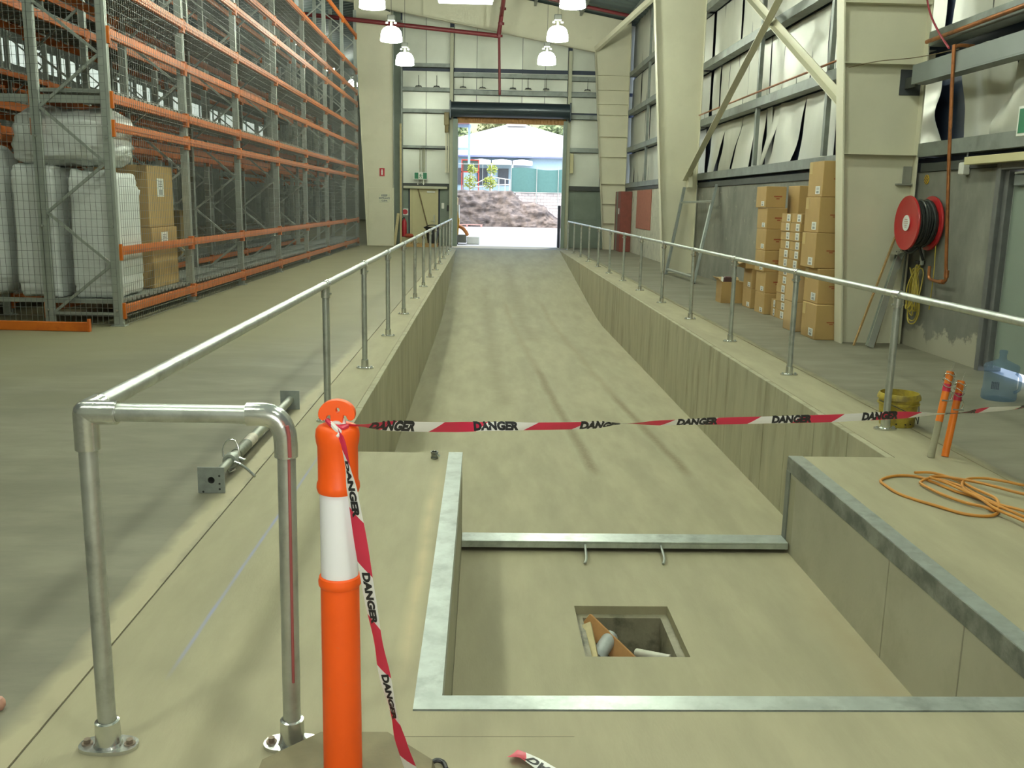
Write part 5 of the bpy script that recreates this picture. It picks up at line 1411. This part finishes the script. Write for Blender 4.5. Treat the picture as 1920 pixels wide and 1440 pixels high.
tag(MB().tube(curve([(4.15, 11.0, 3.20), (4.5, 11.02, 3.28), (4.9, 10.95, 3.32), (5.02, 10.2, 3.30)], 6), 0.005, 6).build('thin_wire', mat('brown_wire', (0.16, 0.12, 0.06), 0.6), None, (4.15, 11.0, 3.2)), 'thin brown wire strung from the nearest column to the grey beam', 'wire')

# ------------------------------------------------------------------ hose reel
hr = thing('hose_reel', 'red fire hose reel with black hose on the concrete wall', 'hose reel', (5.0, 10.62, 1.5))
HX, HYc, HZc = 4.845, 10.62, 1.467
disc = [(r * 1.07, z) for r, z in [(0.0, -0.02), (0.07, -0.02), (0.085, -0.005), (0.22, 0.0), (0.265, -0.015), (0.285, -0.02), (0.289, -0.008), (0.285, 0.006), (0.22, 0.014), (0.0, 0.014)]]
fd_ = MB().lathe(disc, (HX, HYc, HZc), 44, 'x').build('front_disc', M_redgloss, hr)
MB().lathe([(r, -z) for r, z in disc], (HX + 0.25, HYc, HZc), 44, 'x').build('back_disc', M_redgloss, hr)
MB().lathe([(0.0, -0.0225), (0.088, -0.0225), (0.09, -0.02)], (HX, HYc, HZc), 32, 'x').build('round_label', M_paper, fd_)
mb = MB()
for q, w in ((0.035, 0.07), (0.015, 0.09), (-0.005, 0.1), (-0.03, 0.06), (-0.05, 0.05)):
    mb.box(HX - 0.0235, HX - 0.0227, HYc - w/2, HYc + w/2, HZc + q, HZc + q + 0.006)
mb.build('label_print', M_redink, fd_)
hosep = []
for k in range(8 * 16 + 1):
    t = k / 16; a = 2 * math.pi * t
    x = HX + 0.03 + 0.28 * (abs((t / 4.0) % 2 - 1))
    r = 0.225 + 0.004 * math.sin(t * 3)
    hosep.append((x, HYc + r * math.sin(a), HZc + r * math.cos(a)))
MB().lathe([(0.215, 0.012), (0.215, 0.24)], (HX, HYc, HZc), 32, 'x').build('drum_core', M_hose, hr)
hs_ = MB()
for k in range(8):
    x = HX + 0.03 + 0.027 * k
    rr = 0.248 + 0.010 * math.sin(k * 2.3)
    hs_.tube([(x + 0.006 * math.sin(3 * q + k), HYc + rr * math.sin(q), HZc + rr * math.cos(q)) for q in [2 * math.pi * j / 30 for j in range(30)]], 0.0165, 8, True)
hs_.tube(curve([(HX + 0.04, HYc + 0.10, HZc - 0.24), (HX + 0.03, HYc + 0.04, HZc - 0.31), (HX + 0.05, HYc - 0.05, HZc - 0.33), (HX + 0.1, HYc - 0.10, HZc - 0.27)], 6), 0.0165, 8)
hs_.tube(curve([(HX + 0.15, HYc, HZc - 0.24), (HX + 0.2, HYc + 0.03, HZc - 0.33), (HX + 0.25, HYc + 0.06, HZc - 0.42)], 6), 0.0165, 8)
hs_.build('hose', M_hose, hr)
MB().box(HX + 0.262, XW - 0.001, HYc - 0.06, HYc + 0.06, HZc - 0.05, HZc + 0.05, 0.008).build('wall_bracket', M_galvpost, hr)
MB().cyl((HX + 0.25, HYc + 0.1, HZc - 0.2), (HX + 0.262, HYc + 0.11, HZc - 0.48), 0.026, None, 14).build('inlet_pipe', M_galvpost, hr)
MB().box(HX + 0.22, HX + 0.30, HYc + 0.10, HYc + 0.2, HZc - 0.47, HZc - 0.43, 0.006).build('hose_nozzle_guide', M_black, hr)
# yellow cord hanging from the reel
yh = thing('yellow_rope', 'coil of thin yellow rope hanging below the hose reel', 'rope', (5.04, 10.7, 0.5))
mb = MB(); rr_ = random.Random(5)
for k in range(9):
    w = rr_.uniform(0.06, 0.13); h_ = rr_.uniform(0.24, 0.36); cy_ = 10.72 + rr_.uniform(-0.05, 0.06); cz_ = 0.97 - h_ + rr_.uniform(-0.03, 0.02); xx = 5.04 + rr_.uniform(-0.04, 0.05)
    mb.tube(curve([(xx + 0.03 * math.sin(q * 2 + k), cy_ + w * math.sin(q) * (0.6 - 0.4 * math.cos(q)), cz_ + h_ * math.cos(q)) for q in [2 * math.pi * j / 9 for j in range(9)]], 4, True), 0.0075, 6, True)
mb.tube(curve([(5.1, 10.42, 1.22), (5.1, 10.40, 0.9), (5.1, 10.42, 0.5)], 6), 0.006, 6)
mb.build('rope_coil', M_yellow, yh)

# ------------------------------------------------------------------ things leaning by the nearest column
lp = thing('steel_post', 'galvanised steel post with base plate leaning upside down against the wall', 'post', (4.6, 10.8, 0))
b0, b1 = V(4.60, 10.78, 0.0), V(4.97, 11.02, 1.12)
dd = (b1 - b0).normalized()
MB().bar(b0 + V(0, 0, 0.01), b1, 0.075, 0.012, (1, 0, 0)).bar(b0 + V(0.0, 0.03, 0.01), b1 + V(0, 0.03, 0), 0.012, 0.075, (1, 0, 0)).bar(b0 + V(0.0, -0.035, 0.01), b1 + V(0, -0.035, 0), 0.012, 0.075, (1, 0, 0)).build('post_shaft', M_galvfit, lp)
MB().bar(b1 + V(-0.02, -0.13, 0.0), b1 + V(-0.02, 0.13, 0.0), 0.15, 0.014, (-0.3, 0, 1), 0.002).build('base_plate', M_galvfit, lp)
MB().prism([(0, 0), (0.09, 0), (0, -0.1)], lambda a, b: tuple(b1 + V(0.0, -0.04 - a, -0.008 + b)), lambda a, b: tuple(b1 + V(0.008, -0.04 - a, -0.008 + b))).build('gusset', M_galvpost, lp)
tag(MB().bar((4.47, 10.92, 0), (5.0, 11.04, 1.62), 0.018, 0.022).build('timber_stick', M_timber, None, (4.47, 10.92, 0)), 'thin timber stick leaning behind the galvanised post', 'stick')
tag(MB().bar((4.74, 10.98, 0), (5.06, 11.04, 1.42), 0.028, 0.03).build('timber_stick', MATS['dark_timber'], None, (4.74, 10.98, 0)), 'short dark timber leaning right of the galvanised post', 'stick')
tag(MB().bar((5.02, 11.03, 0), (5.08, 11.06, 1.74), 0.02, 0.02).build('steel_rod', M_girt, None, (5.02, 11.03, 0)), 'tall thin grey rod leaning beside the nearest column', 'rod')
lf = thing('leaning_frame', 'grey steel ladder-like frame leaning on the dado wall behind the rail', 'frame', (4.5, 21.2, 0))
FA0, FA1, FB0, FB1 = V(4.38, 22.2, 0), V(4.75, 22.35, 2.05), V(4.47, 19.6, 0), V(5.08, 20.6, 2.07)
for p, q in ((FA0, FA1), (FB0, FB1)):
    MB().bar(p, q, 0.10, 0.06, (1, 0, 0.3), 0.004).build('stile', M_girt, lf)
for f in (0.06, 0.83):
    a = FA0.lerp(FA1, f); b = FB0.lerp(FB1, f)
    MB().bar(a, b, 0.04, 0.06, (1, 0, 0.3)).build('crossbar', M_galvpost, lf)
MB().bar(FB0.lerp(FB1, 0.84) + V(0, 0.14, 0), FB0.lerp(FB1, 0.3) + V(0, 0.14, 0), 0.03, 0.02).build('strut', M_galvpost, lf)
# far right: red panel and red frames
struct(MB().box(XW - 0.02, XW + 0.01, 28.9, 31.6, 0.86, 2.10).build('trim_16', M_brick))
rf = thing('red_locker', 'red-brown steel locker pair in the far right corner', 'locker', (4.9, 33.4, 0))
for y0, y1, m in ((32.7, 33.35, M_redbrown), (33.36, 33.75, M_dado), (33.76, 34.0, M_redbrown)):
    MB().box(4.75, XW - 0.005, y0, y1, 0, 2.08, 0.01).build('locker_door', m, rf)
MB().box(4.735, 4.75, 32.95, 33.1, 1.3, 1.5).build('paper_label', M_paper, rf)

# ------------------------------------------------------------------ cartons along the right wall
LB = ('x-', .55, .85, .08, .30, 'label'); LBs = ('x-', .58, .92, .12, .92, 'label')
TP = ('x-', .02, .24, .66, .98, 'tape'); RD = ('y-', .45, .95, .42, .56, 'red')
g1 = 'tall cartons beside the column'
pos = ['bottom', 'second from bottom', 'middle', 'second from top', 'topmost']
for i in range(5):
    dx = (0.0, 0.03, -0.02, 0.0, 0.02)[i]; dy = (0.0, 0.09, 0.16, 0.18, 0.20)[i]
    carton('carton', 'big brown carton, %s of the tallest stack beside the cream column' % pos[i], g1, 4.14 + dx, 4.60 + dx * 0.5, 11.345 + dy, 11.86 + dy, 0.438 * i, 0.438 * (i + 1) - 0.003, M_card, [LB, TP, ('y-', .3, .55, .44, .52, 'red')])
g2 = 'pinkish cartons in front of the small ones'
for i in range(2):
    carton('carton', ('lower', 'upper')[i] + ' pinkish carton of the short stack in front of the small labelled ones', g2, 4.11, 4.52, 12.1 + 0.02 * i, 12.50, 0.39 * i, 0.39 * (i + 1) - 0.003, M_card2, [('y-', .0, .12, .05, .6, 'label')] if i else [])
for i in range(4):
    carton('carton', 'plain carton in the half-hidden stack behind the pinkish pair, ' + ('bottom one', 'second up', 'third up', 'top one')[i], 'half-hidden plain cartons', 4.62, 5.0, 12.05, 12.5, 0.32 * i, 0.32 * (i + 1) - 0.003, M_card2 if i == 3 else M_card, [])
g3 = 'small flat labelled cartons'
NTH = ['lowest', 'second', 'third', 'fourth', 'fifth', 'sixth', 'seventh', 'eighth', 'ninth', 'tenth', 'eleventh', 'topmost']
for c in range(2):
    for i in range(12):
        z0 = 0.128 * i
        dx = 0.008 * math.sin(i * 1.7 + c)
        y0 = 13.36 - 0.43 * c
        carton('carton', 'small flat white-labelled carton, %s in the %s column counted from the floor' % (NTH[i], ('farther', 'nearer')[c]), g3, 4.40 + dx, 4.86, y0, y0 + 0.42, z0, z0 + 0.125, M_card, [LBs, ('y-', .3, .7, .35, .6, 'red')], b=0.003)
for i in range(2):
    carton('carton', 'small flat white-labelled carton jutting beyond its stack, %s' % ('on the floor', 'second layer')[i], g3, 4.40, 4.8, 13.79, 14.0, 0.128 * i, 0.128 * i + 0.125, M_card, [LBs], b=0.003)
g4 = 'square brown cartons of the left stack'
for i in range(6):
    dx = 0.012 * math.sin(i * 2.1)
    carton('carton', 'square brown carton, %s from the floor in the second tallest stack' % (NTH[i] if i < 5 else 'topmost'), g4, 4.31 + dx, 4.62 + dx, 14.06 + 0.05 * i, 14.56 + 0.05 * i, 0.322 * i, 0.322 * (i + 1) - 0.003, M_card, [LB, ('y-', .4, .8, .4, .56, 'red')])
for i in range(2):
    carton('carton', ('lower', 'upper')[i] + ' brown carton of the low stack left of the square ones', g4, 4.33, 4.8, 14.86, 15.34, 0.322 * i, 0.322 * (i + 1) - 0.003, M_card, [LB])
ob = thing('open_carton_tray', 'flat open carton tray on top of the low stack by the rail', 'carton', (4.5, 14.9, 0.645))
MB().box(4.22, 4.75, 14.88, 15.38, 0.645, 0.655).box(4.22, 4.228, 14.88, 15.38, 0.655, 0.75).box(4.742, 4.75, 14.88, 15.38, 0.655, 0.75).box(4.228, 4.742, 14.88, 14.888, 0.655, 0.75).box(4.228, 4.742, 15.372, 15.38, 0.655, 0.75).build('tray_body', M_card, ob)
MB().bar((4.22, 15.13, 0.75), (4.12, 15.13, 0.72), 0.5, 0.006).build('flap', M_card2, ob)
for i in range(3):
    carton('carton', 'brown carton in the rear stack against the wall, ' + ('hidden lower layer', 'below the top', 'topmost')[i], 'cartons in the rear stack', 4.70, 5.06, 13.98, 14.5, (0.0, 0.98, 1.46)[i], (0.975, 1.455, 1.94)[i], M_card, [('y-', .4, .8, .45, .58, 'red')])
oc = thing('open_carton', 'open brown carton standing alone on the floor left of the stacks', 'carton', (4.27, 15.75, 0))
X0, X1, Y0, Y1, ZT = 4.06, 4.46, 15.68, 16.05, 0.36
MB().box(X0, X1, Y0, Y1, 0, 0.01).box(X0, X0 + 0.008, Y0, Y1, 0.01, ZT).box(X1 - 0.008, X1, Y0, Y1, 0.01, ZT).box(X0 + 0.008, X1 - 0.008, Y0, Y0 + 0.008, 0.01, ZT).box(X0 + 0.008, X1 - 0.008, Y1 - 0.008, Y1, 0.01, ZT).build('carton_body', M_card, oc)
MB().bar((X0 + 0.004, Y0 + 0.18, ZT), (X0 - 0.07, Y0 + 0.18, ZT + 0.07), 0.36, 0.006).bar((X0 + 0.2, Y1 - 0.004, ZT), (X0 + 0.2, Y1 + 0.08, ZT + 0.05), 0.38, 0.006).build('flap', M_card2, oc)
MB().box(X0 + 0.06, X0 + 0.2, Y0 + 0.1, Y0 + 0.25, 0.02, 0.44, 0.02).build('dark_contents', mat('dark_contents', (0.07, 0.03, 0.03), 0.6), oc)
MB().bar((X0 + 0.02, Y0 + 0.2, 0.1), (X0 + 0.06, Y0 + 0.2, 0.43), 0.12, 0.01).build('paper_contents', M_paper, oc)
rag = tag(MB().grid(lambda u, v: (4.55 + 0.35 * u, 17.2 + 0.3 * v, 0.012 + 0.09 * abs(noise.noise(V(u * 4, v * 4, 2))) * math.sin(math.pi * u) * math.sin(math.pi * v) * 2), 12, 12).build('paper_scrap', M_paper, None, (4.7, 17.3, 0)), 'crumpled white paper scrap on the floor by the dado wall', 'scrap')
toe = tag(MB().lathe([(0.0, 0.0), (0.014, 0.004), (0.021, 0.016), (0.021, 0.03), (0.014, 0.042), (0.0, 0.046)], (-1.505, 2.72, 0), 16).build('pink_toe', mat('pink_skin', (0.55, 0.30, 0.22), 0.5), None, (-1.505, 2.72, 0)), 'small pinkish object at the left picture edge on the old slab', 'cap')  # rounded lump standing for a toe tip at the left edge

# ------------------------------------------------------------------ outside the roller door
M_yard = mat('pale_yard_concrete', (0.50, 0.485, 0.46), 0.85, var=0.12, scale=0.5, dark=(0.42, 0.40, 0.37), dscale=0.4)
struct(MB().box(-3.29, 60, 35.2, 140, -0.3, -0.005).build('floor_yard', M_yard))
struct(MB().box(5.22, 60, -20, 35.2, -0.3, -0.004).build('floor_yard_side', M_yard))
M_bank = mat('cut_earth', (0.21, 0.175, 0.145), 0.9, var=0.45, scale=3.5, bump=0.8, bscale=9, dark=(0.10, 0.085, 0.075), dscale=1.7, dpos=(0.45, 0.60), stretch=(0.6, 0.6, 1.8))
def bank(u, v):
    x = -3.25 + 19.25 * u
    top = 2.42 if x < 1.9 else max(0.05, 2.42 - (x - 1.9) * 0.53 - 0.25 * math.sin((x - 1.9) * 2.2) * (x < 4.4))
    top = max(top, 0.05)
    if v < 0.7:
        t = v / 0.7
        z = top * t; y = 64.0 + 1.0 * t ** 1.6
    else:
        t = (v - 0.7) / 0.3
        z = top + 0.05 * t; y = 65.0 + 8 * t
    n = noise.noise(V(x * 0.8, z * 1.5, y * 0.3)) * 0.4 + noise.noise(V(x * 2.6, z * 3.4, 4)) * 0.3 + noise.noise(V(x * 7, z * 8, 7)) * 0.18
    return (x, y + n * (1 if v < 0.75 else 0.3), max(-0.02, z + 0.12 * noise.noise(V(x * 1.7, 3, v * 3)) * (0.3 < v)))
struct(MB().grid(bank, 150, 34).build('ground_bank', M_bank, fix=False, angle=180))
struct(MB().box(-3.25, 14, 66.2, 79.9, -0.1, 2.30).box(-16, 18, 80.3, 112, -0.1, 2.3).build('ground_terrace', M_yard))
# pale block wall at the right of the bank, in courses
M_blk = mat('pale_block', (0.52, 0.48, 0.45), 0.85, var=0.1)
bw = struct(MB().box(2.2, 12, 66.0, 66.3, 0, 2.34).build('wall_block', mat('block_mortar', (0.40, 0.37, 0.35), 0.9)))
for r_i in range(11):
    for c_i in range(9):
        x0 = 2.2 + c_i * 0.44 + (0.22 if r_i % 2 else 0)
        MB().box(x0 + 0.01, x0 + 0.43, 65.96, 66.05, r_i * 0.212 + 0.008, r_i * 0.212 + 0.204, 0.01).build('block', M_blk, bw)
# screened fence
fe_ = thing('screen_fence', 'green shade cloth fence on posts above the earth bank, right half', 'fence', (3.7, 65.8, 2.35))
M_scr = mat('green_shade_cloth', (0.07, 0.17, 0.15), 0.8, var=0.08)
MB().grid(lambda u, v: (1.9 + 5 * u, 65.85 + 0.04 * math.sin(u * 20), 2.38 + (1.62 + 0.06 * math.sin(u * 9) - 0.05 * math.sin(u * 3.1)) * v), 60, 6).build('shade_cloth', M_scr, fe_, fix=False)
for x in (1.88, 3.65, 5.15, 6.7):
    MB().cyl((x, 65.75, 1.3 if x > 2 else 2.3), (x, 65.75, 4.15), 0.03, None, 8).build('fence_post', M_galvpost, fe_)
MB().cyl((1.88, 65.75, 2.36), (6.8, 65.75, 2.36), 0.022, None, 8).build('bottom_rail', M_galvpost, fe_)
# white handrails of a path and a thin wire fence
wf = thing('white_handrail', 'white pipe handrail of the path above the earth bank', 'handrail', (0.8, 66, 2.35))
for x in (0.45, 1.05, 1.5, 1.82):
    MB().cyl((x - 0.8 * 0, 67.3, 2.3), (x, 67.3, 3.35 - 0.06 * x), 0.035, None, 8).build('post', M_whitepl, wf)
MB().tube([(-0.9, 67.3, 2.75), (0.4, 67.3, 3.42), (1.85, 67.3, 3.22)], 0.035, 8).tube([(-1.1, 67.3, 2.6), (1.0, 67.3, 2.85), (1.85, 67.3, 2.88)], 0.035, 8).build('rail', M_whitepl, wf)
pf = thing('pipe_fence', 'thin grey pipe fence behind the saplings at the left of the opening', 'fence', (-1, 65.9, 2.35))
for x in (-2.2, -1.45, -0.75, -0.1): MB().cyl((x, 65.9, 2.3), (x, 65.9, 4.25), 0.022, None, 6).build('post', M_redbrown if x in (-1.45,) else M_galvpost, pf)
MB().cyl((-2.6, 65.9, 4.2), (1.8, 65.9, 4.2), 0.022, None, 6).build('rail', M_galvpost, pf)
# saplings
M_leaf = mat('sapling_leaf', (0.30, 0.36, 0.045), 0.6, var=0.25, scale=6)
def foliage(mb, c, rx, ry, rz, n, s, rnd):
    for k in range(n):
        u = V(rnd.gauss(0, 1), rnd.gauss(0, 1), rnd.gauss(0, 1)).normalized() * (rnd.random() ** 0.4)
        p = V(c[0] + u.x * rx, c[1] + u.y * ry, c[2] + u.z * rz)
        a = V(rnd.gauss(0, 1), rnd.gauss(0, 1), rnd.gauss(0, 1)).normalized(); b = a.orthogonal().normalized()
        mb.add([p - a * s, p + b * s * 0.5, p + a * s, p - b * s * 0.5], [(0, 1, 2, 3)])
rn = random.Random(4)
for x, h, lab in ((-1.0, 2.0, 'yellow-green sapling left of the white handrail'), (0.42, 2.0, 'taller yellow-green sapling by the white handrail')):
    t = thing('sapling', lab, 'sapling', (x, 66.55, 2.3), 'saplings on the bank')
    MB().tube([(x, 66.55, 2.3), (x + 0.05, 66.55, 2.3 + h * 0.6), (x, 66.55, 2.3 + h)], [0.03, 0.02, 0.01], 6).build('trunk', M_timber, t)
    mb = MB()
    foliage(mb, (x, 66.55, 2.3 + h * 0.35), 0.5, 0.3, 0.5, 160, 0.10, rn); foliage(mb, (x + 0.15, 66.55, 2.3 + h * 0.8), 0.38, 0.3, 0.42, 120, 0.10, rn)
    mb.build('crown', M_leaf, t, fix=False, kind='stuff')
# the house behind
M_hwall = mat('pale_blue_wall', (0.36, 0.50, 0.56), 0.7, var=0.04)
M_hroof = mat('white_metal_roof', (0.72, 0.72, 0.71), 0.5, var=0.03)
ho_ = thing('house', 'pale blue house with a wide white hip roof beyond the yard', 'house', (2, 85, 2.3))
MB().box(-12, 13, 82.0, 95, 2.3, 5.45).build('house_wall', M_hwall, ho_)
MB().prism([(0, 0), (1, 0), (1, 1), (0, 1)], lambda a, b: (-12.6 + 27.6 * a, 81.2 + 15 * b, 5.42), lambda a, b: (-12.6 + 27.6 * a, 81.2 + 15 * b, 5.55)).build('fascia', mat('blue_fascia', (0.16, 0.19, 0.33), 0.6), ho_)
mb = MB()
mb.add([(-7.5, 81.2, 5.56), (13.5, 81.2, 5.56), (13.5, 95.8, 5.56), (-7.5, 95.8, 5.56), (2.2, 88.5, 8.75), (3.6, 88.5, 8.75)], [(0, 1, 5, 4), (1, 2, 5), (2, 3, 4, 5), (3, 0, 4), (0, 3, 2, 1)])
mb.add([(-12.6, 81.25, 5.57), (1.0, 81.25, 5.57), (1.0, 88.5, 7.45), (-12.6, 88.5, 7.45), (1.0, 95.8, 5.57), (-12.6, 95.8, 5.57)], [(0, 1, 2, 3), (3, 2, 4, 5), (0, 3, 5), (1, 4, 2)])
mb.build('hip_roof', M_hroof, ho_)
MB().box(2.0, 3.8, 87.5, 89.5, 8.5, 8.8, 0.08).build('ridge_vent', M_hroof, ho_)
for i in range(3):
    x = -1.1 + i * 1.75
    MB().prism([(0, 0), (1, 0), (1, 1), (0.5, 1.35), (0, 1)], lambda a, b: (x + 1.65 * a, 80.2, 4.75 + 0.35 * b), lambda a, b: (x + 1.65 * a, 81.9, 4.85 + 0.35 * b)).build('awning', M_hroof, ho_)
    MB().cyl((x, 80.3, 2.3), (x, 80.3, 4.8), 0.05, None, 8).build('awning_post', M_whitepl, ho_)
for x in (-2.7, -0.6, 1.2, 2.5):
    MB().box(x, x + 0.9, 81.9, 82.05, 3.1, 4.5).build('window', mat('dim_window', (0.08, 0.09, 0.10), 0.2), ho_)
rsf = thing('hoarding', 'red framed dark hoarding standing before the house', 'frame', (-1, 72, 2.3))
MB().box(-1.65, -0.45, 72.0, 72.05, 3.9, 4.7).build('dark_panel', mat('dark_panel', (0.05, 0.08, 0.06), 0.6), rsf)
MB().box(-1.72, -0.38, 71.95, 72.1, 4.70, 4.78).box(-1.72, -0.38, 71.95, 72.1, 3.82, 3.9).box(-1.72, -1.65, 71.95, 72.1, 2.3, 4.7).box(-0.45, -0.38, 71.95, 72.1, 2.3, 4.7).build('red_border', mat('bright_red_frame', (0.55, 0.06, 0.03), 0.5), rsf)
# blue steel post and beam of a carport close by on the left
cpt = thing('carport_frame', 'pale blue steel post and beam just outside, left of the opening', 'carport', (-0.8, 50, 0))

MB().box(-2.9, -0.70, 49.95, 50.05, 5.42, 5.58).box(-0.86, -0.74, 49.95, 50.05, 3.6, 5.42).box(-2.9, -0.86, 49.95, 50.05, 4.28, 4.40).box(-2.95, -2.80, 49.9, 50.1, -0.01, 5.42).build('blue_frame', mat('light_blue_steel', (0.30, 0.42, 0.56), 0.5), cpt)
MB().box(-3.2, -0.80, 49.5, 52, 5.60, 5.72).build('roof_sheet', mat('reddish_sheet', (0.45, 0.22, 0.22), 0.6), cpt)
# trees on the hill
M_tree = mat('hill_tree_leaf', (0.17, 0.22, 0.09), 0.7, var=0.35, scale=0.7)
M_tree2 = mat('hill_tree_leaf_pale', (0.26, 0.28, 0.13), 0.7, var=0.3, scale=0.7)
tr = random.Random(9)
k_ = 0
for x, y, r, h in ((-9, 101.5, 2.7, 6), (-5.2, 108.5, 2.7, 6.4), (-1.6, 101.5, 2.6, 6.2), (2.2, 108.5, 2.7, 7.4), (5.8, 101.5, 2.6, 6.0), (9.6, 108.5, 2.7, 6.8), (13.2, 101.5, 2.7, 6)):
    k_ += 1
    t = thing('hill_tree', 'leafy %s tree behind the white roof, %s' % ('pale green' if k_ % 2 else 'dark green', ('far left', 'left', 'left of the roof peak', 'behind the roof peak', 'right of the roof peak', 'right', 'far right')[k_ - 1]), 'tree', (x, y, 2), 'trees behind the house')
    MB().tube([(x, y, 1.5), (x + 0.2, y, 2 + h * 0.5), (x, y, 2 + h)], [0.3, 0.22, 0.1], 8).build('trunk', M_timber, t)
    mb = MB()
    for q in range(7):
        c = (x + tr.uniform(-r, r) * 0.7, y + tr.uniform(-1.5, 1.5), 2 + h + tr.uniform(-2.2, 2.2))
        foliage(mb, c, r * 0.55, r * 0.5, r * 0.5, 330, 0.30, tr)
    mb.build('crown', M_tree if k_ % 2 else M_tree2, t, fix=False, kind='stuff')
M_hill = mat('hillside', (0.20, 0.22, 0.10), 0.9, var=0.35, scale=0.3, bump=0.3, bscale=1)
struct(MB().grid(lambda u, v: (-60 + 120 * u, 110 + 60 * v, 2 + 26 * v + 1.5 * noise.noise(V(u * 12, v * 6, 1))), 60, 20).build('ground_hill', M_hill, fix=False))
# yellow machine and grey block beside the left jamb, dark buffer at the right jamb
ym_ = thing('yellow_machine', 'yellow machine part showing past the left jamb of the roller opening', 'machine', (-1.0, 36.6, 0))
MB().prism([(-1.9, 0.35), (-0.98, 0.35), (-0.93, 0.9), (-1.02, 1.35), (-1.0, 1.75), (-1.2, 2.0), (-1.9, 2.0)], lambda a, b: (a, 36.3, b), lambda a, b: (a, 37.2, b)).build('body', mat('machine_yellow', (0.50, 0.30, 0.02), 0.45), ym_)
MB().tube(curve([(-0.98, 36.4, 0.7), (-0.8, 36.35, 0.62), (-0.66, 36.35, 0.46), (-0.62, 36.4, 0.36)], 5), 0.07, 10).build('arm', mat('machine_orange', (0.48, 0.17, 0.03), 0.5), ym_)
MB().lathe([(0.0, 0.0), (0.06, 0.0), (0.06, 0.5), (0, 0.5)], (-0.98, 36.4, 1.0), 12).build('light_cylinder', M_whitepl, ym_)
MB().box(-1.3, -0.66, 36.3, 37.1, 0.06, 0.36, 0.01).build('grey_block', M_dado, ym_)
MB().cyl((-1.18, 36.5, 0.17), (-0.98, 36.5, 0.17), 0.17, None, 18).build('wheel', M_black, ym_)
tag(MB().box(-0.64, -0.15, 36.5, 37.0, -0.005, 0.30, 0.02).build('white_sack', M_paper, None, (-0.4, 36.7, 0)), 'white sack on the yard beside the yellow machine', 'sack')
bfr = tag(MB().box(2.76, 2.86, 34.95, 35.15, 0, 1.55, 0.02).build('door_buffer', mat('dark_buffer', (0.03, 0.035, 0.06), 0.6), None, (2.8, 35.05, 0)), 'dark upright buffer post at the right jamb of the roller opening', 'buffer')
tag(MB().box(-1.10, -0.98, 35.3, 35.9, 2.75, 4.05, 0.02).build('dark_sign_box', mat('dark_redbrown', (0.05, 0.03, 0.04), 0.6), None, (-1.04, 35.6, 2.75)), 'dark upright box on the outer wall at the left of the opening', 'box')
po = thing('pallet', 'pinkish pallet lying on the yard below the earth bank', 'pallet', (-1.0, 62.8, 0))
for k in range(4): MB().box(-2.1, -0.05, 62.5 + k * 0.25, 62.68 + k * 0.25, 0.13, 0.16).build('board', mat('pink_timber', (0.50, 0.27, 0.22), 0.7), po)
for k in range(3): MB().box(-2.1 + k * 0.95, -1.98 + k * 0.95, 62.5, 63.45, 0, 0.13).build('bearer', MATS['pink_timber'], po)
